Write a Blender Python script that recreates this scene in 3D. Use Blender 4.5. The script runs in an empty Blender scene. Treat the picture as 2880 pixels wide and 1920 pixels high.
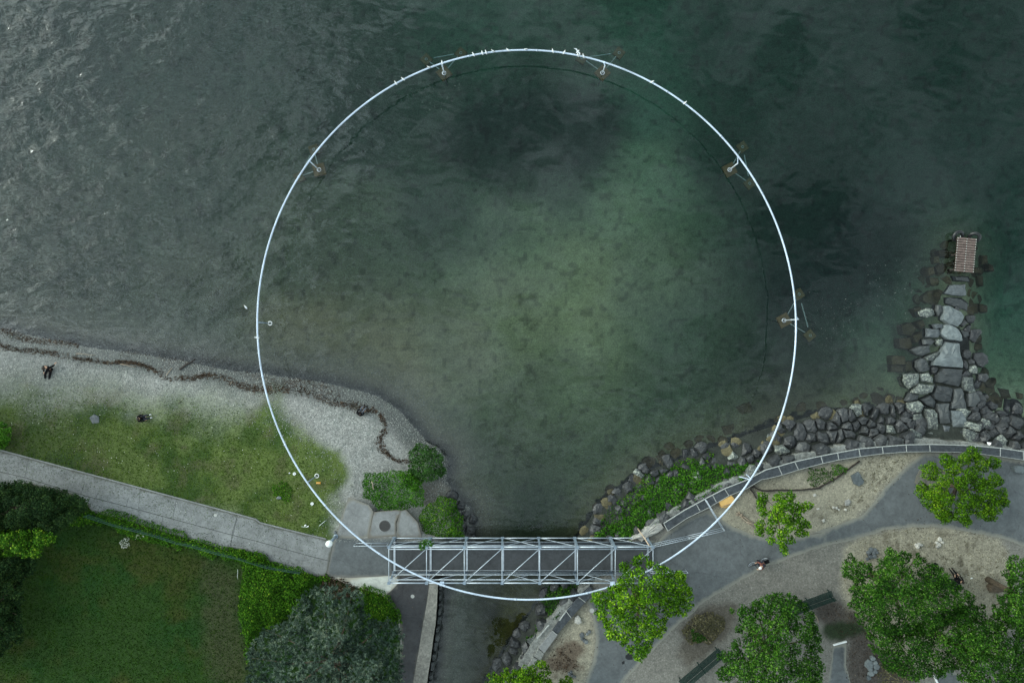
import bpy, bmesh, math, random
import numpy as np
from mathutils import Vector, Matrix

random.seed(7)
RNG = np.random.default_rng(7)
C = bpy.context.scene.collection
SC = bpy.context.scene

# ------------------------------------------------------------------ camera
H = 60.0                      # drone height above the lake
S0 = 34.2857                  # photograph pixels per metre at water level
cam_d = bpy.data.cameras.new('camera')
cam = bpy.data.objects.new('camera', cam_d)
C.objects.link(cam)
cam.location = (0, 0, H)
cam.rotation_euler = (0, 0, 0)
cam_d.sensor_width = 36
cam_d.lens = 36 * H / 84.0
cam_d.clip_start = 1
cam_d.clip_end = 4000
SC.camera = cam

# ------------------------------------------------------------------ world and sun (thin bright overcast)
SUNV = Vector((-94, 32, 60)).normalized()
el = math.asin(SUNV.z)
az = math.atan2(SUNV.x, SUNV.y)
world = bpy.data.worlds.new('World')
SC.world = world
world.use_nodes = True
wn = world.node_tree
for n in list(wn.nodes):
    wn.nodes.remove(n)
sky = wn.nodes.new('ShaderNodeTexSky')
sky.sky_type = 'NISHITA'
sky.sun_disc = False
sky.sun_elevation = el
sky.sun_rotation = az
sky.air_density = 1.0
sky.dust_density = 1.2
sky.ozone_density = 1.0
hs = wn.nodes.new('ShaderNodeHueSaturation')
hs.inputs['Saturation'].default_value = 0.36
bg = wn.nodes.new('ShaderNodeBackground')
bg.inputs['Strength'].default_value = 0.15
wo = wn.nodes.new('ShaderNodeOutputWorld')
wtc = wn.nodes.new('ShaderNodeTexCoord')
wno = wn.nodes.new('ShaderNodeTexNoise')
wno.inputs['Scale'].default_value = 8.0
wno.inputs['Detail'].default_value = 5
wno.inputs['Roughness'].default_value = .6
wrp = wn.nodes.new('ShaderNodeValToRGB')
wrp.color_ramp.elements[0].position = .38
wrp.color_ramp.elements[0].color = (.40, .46, .45, 1)
wrp.color_ramp.elements[1].position = .62
wrp.color_ramp.elements[1].color = (1.53, 1.72, 1.60, 1)
wmx = wn.nodes.new('ShaderNodeMix')
wmx.data_type = 'RGBA'
wmx.blend_type = 'MULTIPLY'
wmx.inputs[0].default_value = 1.0
wn.links.new(wtc.outputs['Generated'], wno.inputs['Vector'])
wn.links.new(wno.outputs[0], wrp.inputs[0])
wn.links.new(sky.outputs[0], hs.inputs['Color'])
wn.links.new(hs.outputs[0], wmx.inputs[6])
wn.links.new(wrp.outputs[0], wmx.inputs[7])
wdt = wn.nodes.new('ShaderNodeVectorMath')
wdt.operation = 'DOT_PRODUCT'
wdt.inputs[1].default_value = Vector((-32, 10, 60)).normalized()
wn.links.new(wtc.outputs['Generated'], wdt.inputs[0])
wgl = wn.nodes.new('ShaderNodeMapRange')       # brightens the whole sky, most in an added cloud patch apart from the sun
wgl.interpolation_type = 'SMOOTHSTEP'
wgl.inputs['From Min'].default_value = .84
wgl.inputs['From Max'].default_value = .99
wgl.inputs['To Min'].default_value = 2.9
wgl.inputs['To Max'].default_value = 3.9
wn.links.new(wdt.outputs['Value'], wgl.inputs['Value'])
wm2 = wn.nodes.new('ShaderNodeVectorMath')
wm2.operation = 'SCALE'
wn.links.new(wmx.outputs[2], wm2.inputs[0])
wn.links.new(wgl.outputs[0], wm2.inputs['Scale'])
wn.links.new(wm2.outputs[0], bg.inputs['Color'])
wn.links.new(bg.outputs[0], wo.inputs[0])

sun_d = bpy.data.lights.new('sun', 'SUN')
sun_d.energy = 0.85
sun_d.angle = math.radians(18)
sun_d.color = (1.0, 0.99, 0.97)
sun = bpy.data.objects.new('sun', sun_d)
C.objects.link(sun)
sun.location = (-30, 15, 80)
sun.rotation_euler = SUNV.to_track_quat('Z', 'Y').to_euler()

SC.view_settings.view_transform = 'Standard'
SC.view_settings.look = 'None'
SC.view_settings.exposure = -0.42
SC.view_settings.gamma = 1.0
SC.cycles.max_bounces = 6
SC.cycles.transparent_max_bounces = 8

# ------------------------------------------------------------------ photograph -> place
Q = {'A': (0, 880, .30612), 'B': (640, 1080, .30612), 'C': (0, 1240, .30612), 'D': (0, 1440, .30612),
     'E': (640, 1440, .30612), 'F': (1060, 1480, .17857), 'G': (1460, 1480, .17857), 'H': (1600, 1240, .30612),
     'I': (2160, 1160, .30612), 'J': (2160, 1440, .30612), 'K': (1560, 1480, .30612), 'L': (1160, 1600, .27211),
     'M': (2440, 620, .24229), 'N': (2440, 960, .20408), 'O': (1960, 360, .15306), 'P': (2080, 760, .15304),
     'Q': (1140, 100, .15306), 'R': (1560, 100, .15306), 'S': (780, 360, .12755), 'T': (640, 780, .17857),
     'U': (740, 1280, .17857), 'V': (2060, 1340, .17857), 'W': (60, 980, .17007), 'X': (0, 0, 1.0)}


def px(k, x, y):
    o = Q[k]
    return (o[0] + o[2] * x, o[1] + o[2] * y)


def P(X, Y, z=0.0):
    k = (H - z) / (H * S0)
    return Vector(((X - 1440) * k, (960 - Y) * k, z))


def q(k, x, y, z=0.0):
    return P(*px(k, x, y), z)


def poly(k, pts, z=0.0):
    return [q(k, a, b, z) for a, b in pts]


def np2(pts):
    return np.array([(p[0], p[1]) for p in pts], float)


# ------------------------------------------------------------------ numpy noise and distance helpers
def vnoise(x, y, s, seed):
    r = np.random.default_rng(seed)
    tab = r.random((256, 256))
    u, v = x / s + 1000.3, y / s + 1000.7
    iu, iv = np.floor(u).astype(int), np.floor(v).astype(int)
    fu, fv = u - iu, v - iv
    fu = fu * fu * (3 - 2 * fu)
    fv = fv * fv * (3 - 2 * fv)
    a = tab[iu % 256, iv % 256]
    b = tab[(iu + 1) % 256, iv % 256]
    c = tab[iu % 256, (iv + 1) % 256]
    d = tab[(iu + 1) % 256, (iv + 1) % 256]
    return (a * (1 - fu) + b * fu) * (1 - fv) + (c * (1 - fu) + d * fu) * fv


def fbm(x, y, s, seed, o=4):
    t, w, a = 0, 0, 1.0
    for i in range(o):
        t = t + a * vnoise(x, y, s, seed + i)
        w += a
        a *= .55
        s *= .48
    return t / w * 2 - 1


def seg_dist(x, y, pts, closed=True):
    d = np.full(x.shape, 1e9)
    n = len(pts)
    for i in range(n if closed else n - 1):
        ax, ay = pts[i]
        bx, by = pts[(i + 1) % n]
        dx, dy = bx - ax, by - ay
        t = np.clip(((x - ax) * dx + (y - ay) * dy) / (dx * dx + dy * dy + 1e-12), 0, 1)
        d = np.minimum(d, np.hypot(x - ax - t * dx, y - ay - t * dy))
    return d


def inside(x, y, pts):
    r = np.zeros(x.shape, bool)
    n = len(pts)
    j = n - 1
    for i in range(n):
        xi, yi = pts[i]
        xj, yj = pts[j]
        c = ((yi > y) != (yj > y)) & (x < (xj - xi) * (y - yi) / (yj - yi + 1e-12) + xi)
        r ^= c
        j = i
    return r


def sdf(x, y, pts):
    d = seg_dist(x, y, pts)
    return np.where(inside(x, y, pts), d, -d)


def sstep(a, b, v):
    t = np.clip((v - a) / (b - a), 0, 1)
    return t * t * (3 - 2 * t)


def mixc(a, b, t):
    return a * (1 - t[..., None]) + np.asarray(b, float) * t[..., None]


# ------------------------------------------------------------------ objects
def tag(o, label=None, cat=None, group=None, kind=None):
    if label:
        o['label'] = label
    if cat:
        o['category'] = cat
    if group:
        o['group'] = group
    if kind:
        o['kind'] = kind
    return o


def thing(name, loc, label=None, cat=None, group=None, rz=0.0):
    o = bpy.data.objects.new(name, None)
    o.empty_display_size = .3
    C.objects.link(o)
    o.location = loc
    o.rotation_euler = (0, 0, rz)
    return tag(o, label, cat, group)


class MB:
    def __init__(s):
        s.v, s.f = [], []

    def add(s, vs, fs):
        n = len(s.v)
        s.v += [tuple(v) for v in vs]
        s.f += [tuple(i + n for i in f) for f in fs]
        return s

    def box(s, c, size, rz=0.0, rx=0.0, ry=0.0):
        m = Matrix.Rotation(rz, 3, 'Z') @ Matrix.Rotation(ry, 3, 'Y') @ Matrix.Rotation(rx, 3, 'X')
        vs = []
        for i in (-1, 1):
            for j in (-1, 1):
                for k in (-1, 1):
                    vs.append(Vector(c) + m @ Vector((i * size[0] / 2, j * size[1] / 2, k * size[2] / 2)))
        return s.add(vs, [(0, 1, 3, 2), (4, 6, 7, 5), (0, 4, 5, 1), (2, 3, 7, 6), (0, 2, 6, 4), (1, 5, 7, 3)])

    def beam(s, a, b, w, h):
        a, b = Vector(a), Vector(b)
        d = (b - a).normalized()
        up = Vector((0, 0, 1)) if abs(d.z) < .95 else Vector((1, 0, 0))
        r = d.cross(up).normalized() * w / 2
        u = r.cross(d).normalized() * h / 2
        vs = [a - r - u, a + r - u, a + r + u, a - r + u, b - r - u, b + r - u, b + r + u, b - r + u]
        return s.add(vs, [(0, 3, 2, 1), (4, 5, 6, 7), (0, 1, 5, 4), (1, 2, 6, 5), (2, 3, 7, 6), (3, 0, 4, 7)])

    def tube(s, pts, r, n=8, closed=False, cap=True):
        pts = [Vector(p) for p in pts]
        rr = r if hasattr(r, '__len__') else [r] * len(pts)
        vs, fs = [], []
        m = len(pts)
        ref = None
        for i, p in enumerate(pts):
            a = pts[(i - 1) % m] if (closed or i > 0) else p
            b = pts[(i + 1) % m] if (closed or i < m - 1) else p
            d = (b - a).normalized()
            if ref is None:
                ref = Vector((0, 0, 1)) if abs(d.z) < .9 else Vector((1, 0, 0))
            e = d.cross(ref)
            if e.length < 1e-4:
                ref = Vector((1, 0.3, 0))
                e = d.cross(ref)
            e.normalize()
            f = e.cross(d).normalized()
            ref = f
            for k in range(n):
                t = 2 * math.pi * k / n
                vs.append(p + (e * math.cos(t) + f * math.sin(t)) * rr[i])
        for i in range(m if closed else m - 1):
            j = (i + 1) % m
            for k in range(n):
                l = (k + 1) % n
                fs.append((i * n + k, i * n + l, j * n + l, j * n + k))
        if cap and not closed:
            fs.append(tuple(range(n))[::-1])
            fs.append(tuple((m - 1) * n + k for k in range(n)))
        return s.add(vs, fs)

    def prism(s, pts, z0, z1, inset=0.0, bev=0.0):
        b = [(p[0], p[1]) for p in pts]
        a = sum(b[i][0] * b[(i + 1) % len(b)][1] - b[(i + 1) % len(b)][0] * b[i][1] for i in range(len(b)))
        if a < 0:
            b = b[::-1]
        n = len(b)
        cx = sum(p[0] for p in b) / n
        cy = sum(p[1] for p in b) / n
        rings = [[(x, y, z0) for x, y in b]]
        if bev > 0:
            rings.append([(x, y, z1 - bev) for x, y in b])
            rr = []
            for x, y in b:
                l = math.hypot(x - cx, y - cy) + 1e-6
                rr.append((x - (x - cx) / l * bev, y - (y - cy) / l * bev, z1))
            rings.append(rr)
        else:
            rings.append([(x, y, z1) for x, y in b])
        vs = [v for r in rings for v in r]
        fs = []
        for k in range(len(rings) - 1):
            for i in range(n):
                j = (i + 1) % n
                fs.append((k * n + i, k * n + j, (k + 1) * n + j, (k + 1) * n + i))
        fs.append(tuple((len(rings) - 1) * n + i for i in range(n)))
        fs.append(tuple(range(n))[::-1])
        return s.add(vs, fs)

    def ell(s, c, r, n=10, m=6, rz=0.0, rx=0.0):
        mat = Matrix.Rotation(rz, 3, 'Z') @ Matrix.Rotation(rx, 3, 'X')
        vs, fs = [], []
        for i in range(1, m):
            t = math.pi * i / m
            for k in range(n):
                p = 2 * math.pi * k / n
                vs.append(Vector(c) + mat @ Vector((r[0] * math.sin(t) * math.cos(p), r[1] * math.sin(t) * math.sin(p), r[2] * math.cos(t))))
        vs.append(Vector(c) + mat @ Vector((0, 0, r[2])))
        vs.append(Vector(c) + mat @ Vector((0, 0, -r[2])))
        for i in range(m - 2):
            for k in range(n):
                l = (k + 1) % n
                fs.append((i * n + k, (i + 1) * n + k, (i + 1) * n + l, i * n + l))
        T, B = len(vs) - 2, len(vs) - 1
        for k in range(n):
            l = (k + 1) % n
            fs.append((T, k, l))
            fs.append((B, (m - 2) * n + l, (m - 2) * n + k))
        return s.add(vs, fs)

    def build(s, name, mat, parent=None, smooth=False, base=None):
        me = bpy.data.meshes.new(name)
        if parent is not None:
            off = parent.location
            if parent.parent is not None:
                off = off + parent.parent.location
            R = Matrix.Rotation(-parent.rotation_euler.z, 3, 'Z')
            vs = [R @ (Vector(v) - off) for v in s.v]
        else:
            if base is None:
                a = np.array(s.v)
                base = Vector((float(a[:, 0].mean()), float(a[:, 1].mean()), float(a[:, 2].min())))
            vs = [Vector(v) - Vector(base) for v in s.v]
        me.from_pydata(vs, [], s.f)
        me.materials.append(mat)
        if smooth:
            me.polygons.foreach_set('use_smooth', [True] * len(me.polygons))
        o = bpy.data.objects.new(name, me)
        C.objects.link(o)
        if parent is not None:
            o.parent = parent
        else:
            o.location = base
        return o


def np_mesh(name, V, F, mat, parent=None, attrs=None, smooth=False, base=None):
    """V (n,3) verts in world, F (m,k) faces of equal size; attrs {name:(domain,type,array)}"""
    me = bpy.data.meshes.new(name)
    if parent is not None:
        off = np.array(parent.location)
    else:
        if base is None:
            base = (float(V[:, 0].mean()), float(V[:, 1].mean()), float(V[:, 2].min()))
        off = np.array(base)
    W = (V - off).astype(np.float32)
    k = F.shape[1]
    me.vertices.add(len(W))
    me.vertices.foreach_set('co', W.ravel())
    me.loops.add(F.size)
    me.loops.foreach_set('vertex_index', F.astype(np.int32).ravel())
    me.polygons.add(len(F))
    me.polygons.foreach_set('loop_start', np.arange(0, F.size, k, dtype=np.int32))
    if smooth:
        me.polygons.foreach_set('use_smooth', np.ones(len(F), bool))
    me.update()
    for an, (dom, ty, arr) in (attrs or {}).items():
        a = me.attributes.new(an, ty, dom)
        if ty == 'FLOAT':
            a.data.foreach_set('value', arr.astype(np.float32).ravel())
        else:
            a.data.foreach_set('color', arr.astype(np.float32).ravel())
    me.materials.append(mat)
    o = bpy.data.objects.new(name, me)
    C.objects.link(o)
    if parent is not None:
        o.parent = parent
    else:
        o.location = off
    return o


# ------------------------------------------------------------------ materials
class NT:
    def __init__(s, name):
        s.m = bpy.data.materials.new(name)
        s.m.use_nodes = True
        s.t = s.m.node_tree
        for n in list(s.t.nodes):
            s.t.nodes.remove(n)
        s.out = s.t.nodes.new('ShaderNodeOutputMaterial')

    def n(s, ty, **kw):
        nd = s.t.nodes.new('ShaderNode' + ty)
        for k, v in kw.items():
            if k in nd.inputs.keys():
                nd.inputs[k].default_value = v
            else:
                setattr(nd, k, v)
        return nd

    def l(s, a, b):
        s.t.links.new(a, b)

    def noise(s, scale, detail=4, rough=.55, co='Object', dist=0.0):
        tc = s.n('TexCoord')
        no = s.n('TexNoise', Scale=scale, Detail=detail, Roughness=rough, Distortion=dist)
        s.l(tc.outputs[co], no.inputs['Vector'])
        return no.outputs[0]

    def ramp(s, fac, stops):
        r = s.n('ValToRGB')
        e = r.color_ramp.elements
        while len(e) < len(stops):
            e.new(0.5)
        for i, (p, c) in enumerate(stops):
            e[i].position = p
            e[i].color = (c[0], c[1], c[2], 1)
        s.l(fac, r.inputs[0])
        return r.outputs[0]

    def mix(s, a, b, fac, mode='MIX'):
        m = s.n('Mix', data_type='RGBA', blend_type=mode)
        for sock, v in ((m.inputs[6], a), (m.inputs[7], b), (m.inputs[0], fac)):
            if hasattr(v, 'is_linked') or isinstance(v, bpy.types.NodeSocket):
                s.l(v, sock)
            elif isinstance(v, (tuple, list)):
                sock.default_value = (v[0], v[1], v[2], 1)
            else:
                sock.default_value = v
        return m.outputs[2]

    def math(s, op, a, b=0.0, clamp=False):
        m = s.n('Math', operation=op, use_clamp=clamp)
        for sock, v in ((m.inputs[0], a), (m.inputs[1], b)):
            if isinstance(v, bpy.types.NodeSocket):
                s.l(v, sock)
            else:
                sock.default_value = v
        return m.outputs[0]

    def bsdf(s, col, rough=.8, metal=0.0, spec=.3, bump=None, bs=.3, bd=.02):
        b = s.n('BsdfPrincipled')
        for key, v in (('Base Color', col), ('Roughness', rough), ('Metallic', metal), ('Specular IOR Level', spec)):
            if isinstance(v, bpy.types.NodeSocket):
                s.l(v, b.inputs[key])
            elif isinstance(v, (tuple, list)):
                b.inputs[key].default_value = (v[0], v[1], v[2], 1)
            else:
                b.inputs[key].default_value = v
        if bump is not None:
            bu = s.n('Bump', Strength=bs, Distance=bd)
            s.l(bump, bu.inputs['Height'])
            s.l(bu.outputs[0], b.inputs['Normal'])
        s.l(b.outputs[0], s.out.inputs[0])
        return s.m


def m_simple(name, c, var=.25, scale=6, rough=.7, metal=0.0, spec=.3, bump=.2):
    t = NT(name)
    no = t.noise(scale, 5, .6)
    lo = tuple(x * (1 - var) for x in c)
    hi = tuple(min(1, x * (1 + var)) for x in c)
    return t.bsdf(t.ramp(no, [(.3, lo), (.7, hi)]), rough, metal, spec, no, bump)


def m_leaf(name, cols, rough=.75, spec=.08, flow=None):
    t = NT(name)
    a = t.n('Attribute', attribute_name='tone')
    c = t.ramp(a.outputs['Fac'], cols)
    no = t.noise(.6, 3)
    c = t.mix(c, t.ramp(no, [(.3, (.72, .78, .72)), (.7, (1.2, 1.15, 1.1))]), 1.0, 'MULTIPLY')
    return t.bsdf(c, rough, 0, spec)


def m_terrain():
    t = NT('terrain')
    a = t.n('Attribute', attribute_name='col')
    fine = t.noise(9.0, 3, .7)
    mid = t.noise(2.2, 4, .6)
    f = t.ramp(fine, [(.28, (.45, .45, .45)), (.5, (1, 1, 1)), (.75, (1.6, 1.6, 1.6))])
    g = t.ramp(mid, [(.25, (.82, .82, .82)), (.75, (1.16, 1.16, 1.16))])
    c = t.mix(a.outputs['Color'], f, .75, 'MULTIPLY')
    c = t.mix(c, g, 1.0, 'MULTIPLY')
    # pale pebbles
    tc = t.n('TexCoord')
    vo = t.n('TexVoronoi', Scale=7.0)
    t.l(tc.outputs['Object'], vo.inputs['Vector'])
    sp = t.math('LESS_THAN', vo.outputs['Distance'], .30)
    sel = t.math('GREATER_THAN', vo.outputs['Color'], .55)
    peb = t.n('Attribute', attribute_name='peb')
    k = t.math('MULTIPLY', t.math('MULTIPLY', sp, sel), peb.outputs['Fac'])
    c = t.mix(c, t.mix(c, (2.1, 2.1, 2.1), 1.0, 'MULTIPLY'), k)
    rough = t.n('Attribute', attribute_name='rough')
    return t.bsdf(c, rough.outputs['Fac'], 0, .35, fine, .5, .05)


def m_water():
    t = NT('lake_water')
    tc = t.n('TexCoord')
    mp = t.n('Mapping')
    mp.inputs['Rotation'].default_value = (0, 0, math.radians(28))
    mp.inputs['Scale'].default_value = (1.0, 1.55, 1.0)
    t.l(tc.outputs['Object'], mp.inputs['Vector'])

    def no(scale, det, ro, dist=0.0):
        x = t.n('TexNoise', Scale=scale, Detail=det, Roughness=ro, Distortion=dist)
        t.l(mp.outputs[0], x.inputs['Vector'])
        return x.outputs[0]
    n1 = no(.42, 1.5, .45, .25)
    n2 = no(1.35, 2, .5, .5)
    n4 = no(3.4, 1, .5, .3)
    n3 = no(.10, 2, .5)
    a = t.n('Attribute', attribute_name='wave')
    h = t.math('ADD', t.math('MULTIPLY', n1, 1.3), t.math('MULTIPLY', n2, t.math('MULTIPLY', a.outputs['Fac'], .42)))
    h = t.math('ADD', h, t.math('MULTIPLY', n4, t.math('MULTIPLY', a.outputs['Fac'], .03)))
    patch = t.ramp(n3, [(.35, (.6, .6, .6)), (.68, (1.25, 1.25, 1.25))])
    h = t.math('MULTIPLY', h, a.outputs['Fac'])
    h = t.math('MULTIPLY', h, patch)
    bu = t.n('Bump', Strength=1.0, Distance=.20)
    t.l(h, bu.inputs['Height'])
    fr = t.n('Fresnel', IOR=1.50)
    t.l(bu.outputs[0], fr.inputs['Normal'])
    gl = t.n('BsdfGlossy', Roughness=.015)
    gl.inputs['Color'].default_value = (1, 1, 1, 1)
    t.l(bu.outputs[0], gl.inputs['Normal'])
    tr = t.n('BsdfTransparent')
    tr.inputs['Color'].default_value = (1, 1, 1, 1)
    mx = t.n('MixShader')
    t.l(fr.outputs[0], mx.inputs[0])
    t.l(tr.outputs[0], mx.inputs[1])
    t.l(gl.outputs[0], mx.inputs[2])
    t.l(mx.outputs[0], t.out.inputs['Surface'])
    va = t.n('VolumeAbsorption')
    va.inputs['Color'].default_value = WATER_TINT
    va.inputs['Density'].default_value = WATER_DENS
    t.l(va.outputs[0], t.out.inputs['Volume'])
    return t.m


WATER_TINT = (.13, .62, .63, 1)
WATER_DENS = .31
M = {}
M['terrain'] = m_terrain()
M['water'] = m_water()
M['ring'] = m_simple('white_painted_tube', (.52, .60, .71), .24, .9, .4, 0, .5, .02)
M['steel'] = m_simple('galvanised_steel', (.50, .54, .58), .25, 3, .42, .55, .5, .05)
M['steel_pale'] = m_simple('bright_galvanised_tube', (.44, .49, .54), .22, 3, .4, .35, .5, .05)
M['steel_blue'] = m_simple('weathered_steel_post', (.25, .31, .37), .2, 4, .5, .3, .5, .05)
M['block'] = m_simple('ochre_concrete_block', (.20, .15, .065), .25, 5, .9)
M['bar'] = m_simple('pale_tie_bar', (.60, .66, .60), .15, 3, .6)
M['white'] = m_simple('white_paint', (.82, .82, .80), .05, 4, .45, 0, .5, .02)
M['black'] = m_simple('black_cloth', (.008, .008, .009), .3, 12, .95, 0, .1)
M['rubber'] = m_simple('black_rubber', (.012, .013, .014), .3, 12, .38, 0, .5)
M['skin'] = m_simple('skin', (.52, .32, .22), .08, 8, .6)
M['hair'] = m_simple('dark_hair', (.03, .02, .015), .3, 20, .6)
M['grey_cloth'] = m_simple('grey_cloth', (.12, .13, .15), .2, 10, .9)
M['white_cloth'] = m_simple('white_cloth', (.7, .7, .7), .08, 10, .9)
M['rust_cloth'] = m_simple('rust_red_cloth', (.16, .055, .04), .2, 10, .9)
M['navy'] = m_simple('dark_navy_cloth', (.018, .022, .035), .25, 10, .9)
M['bench'] = m_simple('dark_green_paint', (.008, .026, .021), .35, 5, .75, 0, .15)
M['bark'] = m_simple('bark', (.09, .07, .05), .4, 6, .95, 0, .2, .6)
M['driftwood'] = m_simple('weathered_wood', (.30, .24, .18), .3, 8, .9, 0, .2, .4)
M['dark_wood'] = m_simple('wet_dark_wood', (.035, .028, .024), .3, 8, .8, 0, .3, .4)
M['plank'] = m_simple('brown_plank', (.16, .115, .10), .3, 4, .75, 0, .25, .3)
M['yellow_board'] = m_simple('ochre_plywood', (.62, .38, .13), .12, 2, .7)
M['orange'] = m_simple('orange_paint', (.70, .33, .05), .15, 8, .6)
M['dirt_brown'] = m_simple('dead_leaves', (.12, .065, .035), .4, 8, .95)


def m_rock(name, c, rough=.75, lich=(.26, .28, .26), amt=.62):
    t = NT(name)
    oi = t.n('ObjectInfo')
    no = t.noise(2.6, 6, .65)
    sp = t.noise(6.0, 5, .8)
    base = t.ramp(no, [(.25, tuple(x * .6 for x in c)), (.75, tuple(x * 1.4 for x in c))])
    k = t.ramp(sp, [(amt, (0, 0, 0)), (amt + .08, (1, 1, 1))])
    base = t.mix(base, lich, k)
    tone = t.ramp(oi.outputs['Random'], [(0, (.6, .62, .64)), (1, (1.35, 1.35, 1.32))])
    base = t.mix(base, tone, 1.0, 'MULTIPLY')
    return t.bsdf(base, rough, 0, .45, no, .6, .08)


M['rock'] = m_rock('dark_riprap_stone', (.039, .040, .041), .45)
M['slab'] = m_rock('grey_slab_stone', (.11, .12, .125), .5, (.30, .32, .30), .70)
M['slab_blue'] = m_rock('blue_grey_slab', (.130, .146, .148), .5, (.33, .37, .37), .66)
M['slab_lichen'] = m_rock('lichen_slab', (.08, .088, .085), .7, (.30, .32, .27), .50)
M['slab_dark'] = m_rock('dark_slab', (.058, .062, .062), .55, (.40, .42, .39), .74)
M['rock_sub'] = m_rock('algae_covered_stone', (.10, .085, .045), .9, (.12, .11, .06), .6)
M['rock_pale'] = m_rock('pale_limestone', (.42, .40, .36), .8, (.55, .53, .48), .62)


def m_concrete(name, c, stain=.5, seed=0.0, fine=.12):
    t = NT(name)
    a = t.noise(.35, 5, .6)
    b = t.noise(5.0, 5, .75)
    s = t.ramp(a, [(.3, tuple(x * (1 - .28 * stain) for x in c)), (.7, tuple(min(1, x * (1 + .22 * stain)) for x in c))])
    f = t.ramp(b, [(.25, (1 - fine * 1.6,) * 3), (.75, (1 + fine * 1.3,) * 3)])
    s = t.mix(s, f, 1.0, 'MULTIPLY')
    cr = t.n('TexVoronoi', Scale=.22, feature='DISTANCE_TO_EDGE')
    tcc = t.n('TexCoord')
    wob = t.n('TexNoise', Scale=1.2, Detail=5, Roughness=.7)
    t.l(tcc.outputs['Object'], wob.inputs['Vector'])
    mxv = t.n('Mix', data_type='RGBA', blend_type='LINEAR_LIGHT')
    mxv.inputs[0].default_value = .6
    t.l(tcc.outputs['Object'], mxv.inputs[6])
    t.l(wob.outputs['Color'], mxv.inputs[7])
    t.l(mxv.outputs[2], cr.inputs['Vector'])
    ck = t.ramp(cr.outputs['Distance'], [(.0, (.62, .62, .62)), (.012, (1, 1, 1))])
    s = t.mix(s, ck, .6, 'MULTIPLY')
    blot = t.ramp(t.noise(1.1, 6, .75), [(.36, (1.1, 1.1, 1.1)), (.70, (.68, .68, .68))])
    s = t.mix(s, blot, 1.0, 'MULTIPLY')
    spk = t.ramp(t.noise(14, 2, .5), [(.66, (1, 1, 1)), (.74, (1.5, 1.5, 1.45))])
    s = t.mix(s, spk, .4, 'MULTIPLY')
    # dust collecting along the border
    e = t.n('Attribute', attribute_name='edge')
    ed = t.math('ADD', e.outputs['Fac'], t.math('MULTIPLY', t.math('SUBTRACT', t.noise(2.2, 5, .7), .5), .7))
    k = t.ramp(ed, [(.1, (1, 1, 1)), (.55, (0, 0, 0))])
    d = t.n('Attribute', attribute_name='dust')
    s = t.mix(s, d.outputs['Color'], k)
    return t.bsdf(s, .85, 0, .3, b, .25, .01)


M['concrete'] = m_concrete('concrete_slabs', (.235, .24, .235), .55)
M['asphalt'] = m_concrete('asphalt', (.122, .132, .134), .4)
M['asphalt_dark'] = m_concrete('dark_asphalt', (.060, .060, .062), .35)
M['deck'] = m_concrete('bridge_deck_surface', (.066, .070, .074), .3)
M['pale_concrete'] = m_concrete('fresh_pale_concrete', (.60, .61, .55), .2, 0, .06)
M['sandbed'] = m_concrete('sandy_bed', (.17, .165, .14), .6, 0, .25)
M['cobble'] = m_concrete('stone_quay', (.27, .255, .22), .9, 0, .35)
M['ledge'] = m_concrete('rough_mortared_ledge', (.25, .255, .235), .9, 0, .45)
M['coping'] = m_concrete('dark_granite_coping', (.062, .070, .078), .5, 0, .40)
M['joint'] = m_simple('mortar_joint', (.36, .37, .35), .2, 10, .9)
M['mesh'] = m_simple('grey_mesh_panel', (.045, .055, .065), .3, 8, .6, .2)
M['seam'] = m_simple('dark_crack', (.07, .072, .068), .2, 10, .95)

G4 = lambda a, b, c, d: [(0.0, a), (.4, b), (.75, c), (1.0, d)]
M['leaf_bright'] = m_leaf('bright_green_leaves', G4((.012, .042, .002), (.045, .13, .003), (.12, .27, .006), (.30, .46, .03)))
M['leaf_mid'] = m_leaf('mid_green_leaves', G4((.005, .022, .003), (.018, .065, .005), (.045, .13, .010), (.14, .27, .04)))
M['leaf_plane'] = m_leaf('yellow_green_leaves', G4((.012, .034, .002), (.042, .115, .003), (.10, .22, .006), (.21, .30, .02)))
M['leaf_dark'] = m_leaf('dark_hedge_leaves', G4((.006, .018, .006), (.012, .034, .010), (.024, .052, .014), (.05, .085, .02)))
M['leaf_hedge'] = m_leaf('hedge_leaves', G4((.010, .042, .003), (.032, .105, .005), (.08, .20, .010), (.25, .36, .03)))
M['needle'] = m_leaf('blue_green_needles', G4((.020, .038, .028), (.060, .095, .072), (.125, .175, .135), (.25, .30, .21)))
M['ivy'] = m_leaf('ivy_leaves', G4((.012, .045, .004), (.034, .12, .008), (.075, .20, .014), (.16, .32, .05)))
M['reed'] = m_leaf('reed_blades', G4((.016, .05, .010), (.035, .105, .018), (.07, .16, .035), (.14, .22, .09)))
M['grass'] = m_leaf('grass_blades', G4((.028, .062, .004), (.050, .098, .007), (.085, .14, .012), (.15, .19, .03)), .9, .02)
M['grass_dark'] = m_leaf('dark_grass_blades', G4((.006, .024, .001), (.012, .040, .001), (.021, .060, .002), (.045, .09, .004)), .9, .02)
M['dry'] = m_leaf('dry_grass', G4((.06, .06, .03), (.11, .10, .055), (.18, .155, .09), (.27, .23, .15)), .9, .1)
M['twig'] = m_leaf('brown_twigs', G4((.022, .015, .011), (.052, .034, .024), (.10, .068, .047), (.24, .19, .14)), .95, .1)
M['blossom'] = m_leaf('pale_blossom', G4((.5, .5, .45), (.6, .6, .55), (.7, .7, .65), (.8, .8, .75)))
M['pebble'] = m_leaf('pebbles', G4((.16, .165, .16), (.25, .26, .25), (.36, .37, .35), (.58, .58, .54)), .8, .3)

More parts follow.
